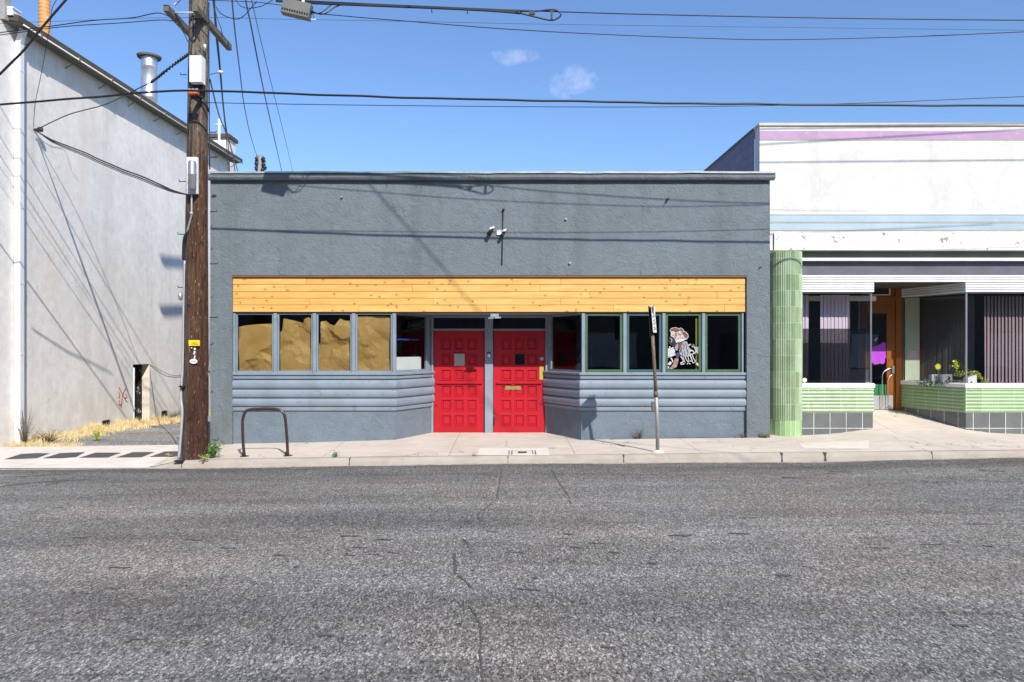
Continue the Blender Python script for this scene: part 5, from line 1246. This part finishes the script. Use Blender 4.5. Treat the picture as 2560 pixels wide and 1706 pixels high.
cable([(471, 139, 13.15), (452, 152, 13.3), (410, 178, 13.6), (380, 204, 13.9), (325, 232, 14.4), (262, 262, 15.1), (170, 288, 15.8), (88, 326, 16.15)], .011, 'service drop cable from beside the white pole box down to the wall hook', wob=.015)
b = MB()
pa = smoothpath([P(471, 136, 13.13), P(440, 158, 13.4), P(400, 190, 13.75), P(378, 206, 13.9)], 12)
for i in range(0, len(pa) - 1, 1):
    b.tube([pa[i] + Vector((0, -.01, .018 * (-1) ** i)), pa[i + 1] + Vector((0, .01, -.018 * (-1) ** i))], .016, 6)
tag(b.build('cable_lashing', m_cable, None, loc=tuple(pa[0])), 'bulky twisted lashing wrapped on the upper end of the service drop, against the silver duct', 'cable lashing')
for k, (dv, r_) in enumerate(((0, .014), (5, .012), (9, .008))):
    cable([(88 + k * 2, 326, 16.18), (130, 350 + dv * .6, 15.9), (200, 378 + dv, 15.3), (300, 421 + dv, 14.5), (380, 452 + dv, 13.9), (430, 475 + dv * .5, 13.4), (466, 488, 13.15)], r_, ['top strand of the three-wire bundle sagging from the wall hook back to the pole', 'middle strand of the three-wire bundle sagging from the wall hook back to the pole', 'lowest strand of the three-wire bundle sagging from the wall hook back to the pole'][k], group='three-wire bundle by the left wall', wob=.02)
def recede(us, Y0, Y1, r, label, mat=None, grp='wires receding behind the grey roof'):
    n = len(us) - 1; pts = []
    for i, (u, v) in enumerate(us):
        t_ = i / n; iy = lerp(1 / Y0, 1 / Y1, t_); pts.append((u, v, 1 / iy))
    return cable(pts, r, label, group=grp, mat=mat, wob=.015, k=10)
recede([(578, -30), (580, 0), (588, 85), (599, 174), (611, 267), (628, 345), (646, 402)], 13, 44, .016, 'leftmost of three wires sagging back over the roof, ending at the distant pole')
recede([(608, -30), (614, 0), (629, 73), (653, 196), (668, 267), (690, 365), (707, 440)], 13, 40, .017, 'middle and thickest of three wires sagging back over the roof')
recede([(622, -30), (629, 0), (650, 93), (684, 233), (712, 345), (734, 440)], 13, 40, .009, 'rightmost of three wires sagging back over the roof')
recede([(531, -20), (534, 0), (541, 98), (550, 180), (561, 290), (569, 350), (575, 440)], 13.3, 26, .015, 'left strand of the bundle running down right of the pole')
recede([(535, -20), (538, 40), (546, 140), (556, 250), (565, 340), (571, 440)], 13.4, 26, .014, 'thin inner strand of the bundle running down right of the pole')
recede([(530, -20), (540, 60), (552, 190), (558, 260), (567, 330), (582, 390), (589, 440)], 13.4, 26, .016, 'right strand of the bundle running down right of the pole')
recede([(525, 200), (534, 237), (548, 290), (562, 325), (578, 372), (598, 440)], 13.3, 30, .016, 'thick wire leaving the pole at clamp height and dropping behind the grey roof')
cable([(540, 18, 13.3), (552, 34, 13.2), (572, 44, 13.1), (594, 48, 13.1), (612, 38, 13.1), (628, 20, 13.1), (642, 4, 13.1)], .0075, 'slack wire looping in a wide U right of the pole top', group='slack wires at the pole top')
cable([(586, -5, 13.2), (600, 14, 13.2), (620, 21, 13.2), (645, 18, 13.2), (662, 12, 13.2), (690, -5, 13.2)], .007, 'slack wire in a shallow loop below the top edge, left of the splice box', group='slack wires at the pole top')
cable([(536, 20, 13.3), (543, 45, 13.3), (552, 70, 13.3), (557, 92, 13.4)], .007, 'short wire down to the tip of the right crossarm', group='slack wires at the pole top')
cable([(526, 187, 13.2), (536, 184, 13.2), (556, 181, 13.2)], .006, 'stub of wire holding a small pale insulator right of the pole', group='slack wires at the pole top')
tag(MB().tube([P(544, 182, 13.2), P(550, 180, 13.2), (P(557, 181, 13.2))], [.018, .028, .02], 10).build('insulator', m_cream, None, loc=tuple(P(550, 181, 13.2))), 'small pale insulator hanging on the wires just right of the white pole box', 'insulator')
tag(MB().tube([P(753, 49.5, 12.85), P(757, 49, 12.85), P(790, 49.5, 12.85)], [.006, .014, .010], 8).build('wire_sleeve', m_white, None, loc=tuple(P(770, 49, 12.85))), 'small white sleeve on the hair-thin wire below the splice box', 'wire sleeve')
cable([(374, 913, 20.9), (390, 925, 19.5), (410, 938, 17.5), (430, 943, 15.5), (452, 943, 13.1)], .008, 'low cable from the wall alcove to the conduit on the pole', group='two low cables by the alcove')
cable([(374, 912, 20.9), (392, 921, 19.5), (412, 932, 17.5), (432, 939, 15.5), (452, 939, 13.1)], .006, 'thinner upper cable from the wall alcove to the pole conduit', group='two low cables by the alcove')
# high power lines above the frame
for k, (z0_, z1_, y) in enumerate(((9.15, 9.4, 12.9), (8.65, 9.6, 12.5), (8.6, 8.75, 12.8))):
    cable([Vector((-5.7 + (x_ + 5.7), y, lerp(z0_, z1_, (x_ + 5.7) / 16.7))) for x_ in (-30, -5.7, 5, 11, 30)], .012, ['highest power line, above the top of the photo', 'steepest power line, above the top of the photo', 'lowest power line just above the top of the photo'][k], name='power_line', group='power lines above the frame')
cable([Vector((-5.6, 13.2, 11.3)), Vector((-5.6 + 1.4 * 6, 7.2, 11.3 - .17 * 6)), Vector((-5.6 + 1.4 * 14, -.8, 11.3 - .17 * 14))], .014, 'service line crossing the street diagonally above the photo', name='power_line', group='power lines above the frame')

# distant pole
fp = thing('distant_pole', 'small distant pole top with dark insulators showing above the grey roof', 'utility pole', (PX(650, 44), 44, 0))
b = MB().tube([(PX(650, 44), 44, 0), (PX(650, 44), 44, PZ(391, 44))], .25, 10); b.build('pole_shaft', m_galv, fp)
for k, (u, v) in enumerate(((642, 398), (658, 398), (641, 410), (659, 413), (641, 421), (657, 426), (662, 420))):
    MB().lathe((PX(u, 43.8), 43.8, PZ(v, 43.8)), [(0, -.12), (.12, -.1), (.08, -.02), (.14, .02), (.06, .12), (0, .14)], 8).build('insulator', m_signdark, fp)
b = MB().bar((PX(638, 43.9), 43.9, PZ(404, 43.9)), (PX(664, 43.9), 43.9, PZ(404, 43.9)), .12, .12); b.build('crossarm', m_arm, fp)

# ---------------------------------------------------------------- bike rack
def foot(u, v): return gp(u, v)
ra, rb_ = foot(610, 1142), foot(721, 1139)
BR = thing('bike_rack', 'dark brown inverted-U bicycle rack bolted to the sidewalk before the papered windows', 'bicycle rack', (ra + rb_) / 2)
ry = (ra.y + rb_.y) / 2
def rp(u, v): return P(u, v, ry)
pts = [Vector((ra.x, ry, ra.z)), rp(608, 1110), rp(606.5, 1060), rp(609, 1040), rp(615, 1029), rp(625, 1024.5), rp(650, 1023), rp(680, 1023), rp(698, 1025.5), rp(708, 1033), rp(713, 1046), rp(717, 1090), Vector((rb_.x, ry, rb_.z))]
MB().tube(smoothpath(pts, 6), .027, 12).build('hoop', m_rack, BR)
for q in (ra, rb_): 
    b = MB().lathe((q.x, ry, q.z), [(.0, .012), (.075, .010), (.085, 0)], 18); b.obox(Vector((q.x - .03, ry + .03, q.z + .02)), (.03, 0, 0), (0, .004, 0), (0, 0, .05)); b.build('foot_plate', m_rack, BR)

# ---------------------------------------------------------------- sign post
sb = foot(1644, 1131)
SPY = sb.y
SPT = thing('sign_post', 'leaning rusty parking sign post seen nearly edge on, before the right-hand shop windows', 'sign post', sb)
def sp(u, v, y=None): return P(u, v, SPY if y is None else y)
tilt = -.36 / 2.6
def sq(u, v): 
    zz = PZ(v, SPY); y = SPY + tilt * (zz - sb.z); return P(u, v, y)
MB().tube([sb, sq(1643.3, 1060), sq(1639.8, 985)], .0335, 14).build('lower_post', m_greypost, SPT)
MB().tube([sq(1639.8, 992), sq(1639.2, 978)], .041, 14).build('coupling', m_rustpost, SPT)
b = MB().tube([sq(1639.5, 985), sq(1636.2, 920), sq(1631.5, 840)], .030, 14); b.build('upper_post', m_rustpost, SPT)
b = MB().bar(sq(1631.8, 850), sq(1626.5, 768), .022, .05, (1, 0, 0)); b.build('channel_bar', m_signdark, SPT)
b = MB().lathe(tuple(sb), [(.0, .05), (.045, .045), (.10, .018), (.115, .0), (.115, -.01)], 24); b.build('base_flange', m_apron, SPT)
b = MB().obox(sq(1632.5, 1015.5), (.022, 0, 0), (0, .05, 0), (0, 0, .075)); b.build('metal_bracket', m_rustpost, SPT)
def signplate(ut, ub, v0, v1, w, adir, mat, name, off):
    top, bot = sq(ut, v0), sq(ub, v1); up_ = (top - bot); h = up_.length; up_.normalize()
    a = Vector((adir[0], adir[1], 0)).normalized(); nrm = a.cross(up_).normalized()
    c = (top + bot) / 2 + Vector(off)
    b = MB(); pts = []
    for sx_, sy_ in ((1, 1), (-1, 1), (-1, -1), (1, -1)):
        for k in range(5):
            an = math.atan2(sy_, sx_) - math.pi / 4 + k * math.pi / 8
            pts.append(c + a * (sx_ * (w / 2 - .03) + .03 * math.cos(an)) + up_ * (sy_ * (h / 2 - .03) + .03 * math.sin(an)))
    n = len(pts); b.mesh([p + nrm * .002 for p in pts] + [p - nrm * .002 for p in pts], [tuple(range(n)), tuple(reversed(range(n, 2 * n)))] + [(k, n + k, n + (k + 1) % n, (k + 1) % n) for k in range(n)])
    return b.build(name, mat, SPT), c, a, up_, nrm, h
s1, c, a, up_, nrm, h = signplate(1630.5, 1636, 764, 832, .29, (.115, .27), m_signwhite, 'parking_sign', (.01, 0, 0))
side = nrm if nrm.y < 0 else -nrm
# reading direction so that the text faces the street-right side
rd = up_.cross(side).normalized()
e = side * .004
b = MB(); b.obox(c + up_ * h * .37 + e - rd * .035, rd * .085, side * .001, up_ * h * .12); b.build('number_panel', m_ink, s1)
b = MB(); text(b, '2', c + up_ * h * .37 + e * 1.8 - rd * .035, .10, rd, up_); b.build('number', m_signwhite, s1)
b = MB(); text(b, 'HOUR', c + up_ * h * .20 + e, .035, rd, up_); text(b, 'PARKING', c + up_ * h * .10 + e, .040, rd, up_); text(b, '8AM', c - up_ * h * .06 + e, .045, rd, up_); text(b, 'TO 6PM', c - up_ * h * .18 + e, .040, rd, up_); b.build('lettering', m_ink, s1)
b = MB(); b.obox(c - up_ * h * .38 + e, rd * .10, side * .001, up_ * .008); text(b, 'MON-SAT', c - up_ * h * .31 + e, .03, rd, up_); b.build('arrow', m_ink, s1)
signplate(1624.5, 1629, 766, 842, .29, (-.115, .27) if False else (.085, .28), m_signdark, 'sign_back_plate', (-.012, 0, 0))

# ---------------------------------------------------------------- weeds and grass
random.seed(21)
def tuft(b, c, n, h, spread, w=.004, lean=.35):
    for _ in range(n):
        r_ = abs(random.gauss(0, spread)); an = random.uniform(0, 6.283); p = c + Vector((r_ * math.cos(an), r_ * math.sin(an), 0))
        hh = h * random.uniform(.5, 1.15); d_ = Vector((math.cos(an) + random.uniform(-.6, .6), math.sin(an) + random.uniform(-.6, .6), 0)) * lean * hh * random.uniform(.3, 1)
        sd = Vector((random.uniform(-1, 1), random.uniform(-.5, .5), 0)).normalized() * w
        mid = p + d_ * .35 + Vector((0, 0, hh * .6)); tp = p + d_ + Vector((0, 0, hh * .92))
        b.face([p - sd, p + sd, mid + sd * .7, mid - sd * .7]); b.face([mid - sd * .7, mid + sd * .7, tp])
b = MB()
for _ in range(1900):
    t_ = random.random(); y = lerp(15.45, 25.5, t_ ** .8); x = wallX(y) + abs(random.gauss(0, .28)) * (1.3 if y < 18 else .9) + .02
    x = min(x, wallX(y) + 1.0)
    dens = noise.noise(Vector((y * .9, x, 0)))
    tuft(b, Vector((x, y, alley_z(x, y))), 5, random.uniform(.07, .24) * (1.2 + dens * .9) * (1 - .5 * (x - wallX(y))), .05, .005 if y < 18 else .007)
for _ in range(330):
    x = random.uniform(-11.2, -9.0); y = 15.30 + abs(random.gauss(0, .12)); tuft(b, Vector((x, y, alley_z(x, y))), 5, random.uniform(.04, .13), .05, .004, .8)
tag(b.build('dry_grass', m_drygrass, None), 'strip of dry straw-coloured grass along the foot of the pale wall', 'grass', kind='stuff')
def bush(c, name, label, mat, n=18, h=.3, lv=160, ls=.018, sp=.10, stemmat=None):
    t_ = thing(name, label, 'plant', c); b = MB(); tips = []
    for k in range(n):
        an = random.uniform(0, 6.283); e_ = c + Vector((math.cos(an) * sp * random.uniform(.3, 1.3), math.sin(an) * sp * random.uniform(.3, 1), h * random.uniform(.4, 1.1)))
        m_ = c.lerp(e_, .5) + Vector((0, 0, h * .1)); b.tube([c, m_, e_], [.004, .003, .0015], 5); tips += [m_, e_]
        tips += [c.lerp(e_, q) for q in (.35, .7)]
    b.build('stems', stemmat or mat, t_)
    if lv:
        b = MB()
        for _ in range(lv): leaves(b, [random.choice(tips)] * 2, 1, .022, ls)
        b.build('leaves', mat, t_)
    return t_
bush(gp(532, 1146), 'weed', 'leafy green weed growing at the foot of the utility pole', m_leaf, 26, .33, 420, .024, .13)
bush(gp(510, 1152), 'weed', 'low pale grass weed at the kerb just right of the pole foot', M('pale_weed', (.38, .42, .14), .7), 20, .14, 60, .02, .10)
bush(gp(838, 1143), 'weed', 'small green weed at the kerb edge left of the red doors', m_leaf, 14, .08, 120, .015, .06)
bush(gp(424, 1142), 'weed', 'tiny yellowish weed growing on the dark inlay left of the pole', M('yellow_weed', (.42, .44, .12), .7), 12, .05, 60, .014, .06)
bush(gp(1186, 1141), 'weed', 'tiny weed at the corner of the pale concrete patch', m_leaf, 8, .04, 40, .010, .05)
bush(Vector((PX(1600, 15.2), 15.2, gz(2.6, 15.1))), 'dry_weed', 'dry thin stalks against the grey base wall left of the sign post', m_drytwig, 26, .22, 60, .008, .16)
bush(Vector((PX(1915, 15.15), 15.15, gz(5.2, 15.1))), 'dry_weed', 'dry weed tuft in the corner where the grey wall meets the tile column', M('olive_weed', (.20, .17, .06), .8), 24, .12, 120, .014, .14)
bush(Vector((PX(1855, 15.17), 15.17, gz(4.7, 15.1))), 'dry_weed', 'thin dry stalks at the right end of the log siding', m_drytwig, 16, .12, 30, .008, .10)
bush(Vector((-10.25, 15.55, .0)), 'dry_shrub', 'tall leafless dry shrub in the left corner before the downspout', m_drytwig, 34, .75, 90, .012, .22)
bush(Vector((-9.95, 15.9, .0)), 'dry_shrub', 'low brown dry shrub just right of the downspout', m_drytwig, 60, .30, 260, .014, .34)
bush(Vector((-9.15, 16.3, .0)), 'weed', 'yellow-green weed standing in the dry grass by the pale wall', M('lime_weed', (.40, .50, .06), .7), 22, .30, 200, .022, .12)

# ---------------------------------------------------------------- across the street: unseen building for reflections, height raised to block sky light
OB = thing('unseen_opposite_building', 'long unseen rendered building across the street, raised to three storeys to block sky light', 'building', (0, -12, 0))
b = MB().box(-45, 45, -22, -12, -.5, 12.0); b.build('wall', m_opp, OB)
for k in range(10):
    x = -36 + k * 8; w_ = MB().box(x, x + 3.2, -11.99, -11.94, 1, 3); w_ = w_.build('window', m_white if k % 3 else m_cablegrey, OB)
tag(grid(frange(-60, 60, 12), [-12, -8], lambda x, y: interp(r_pts, x) + .12).build('far_sidewalk', m_side), kind='structure')
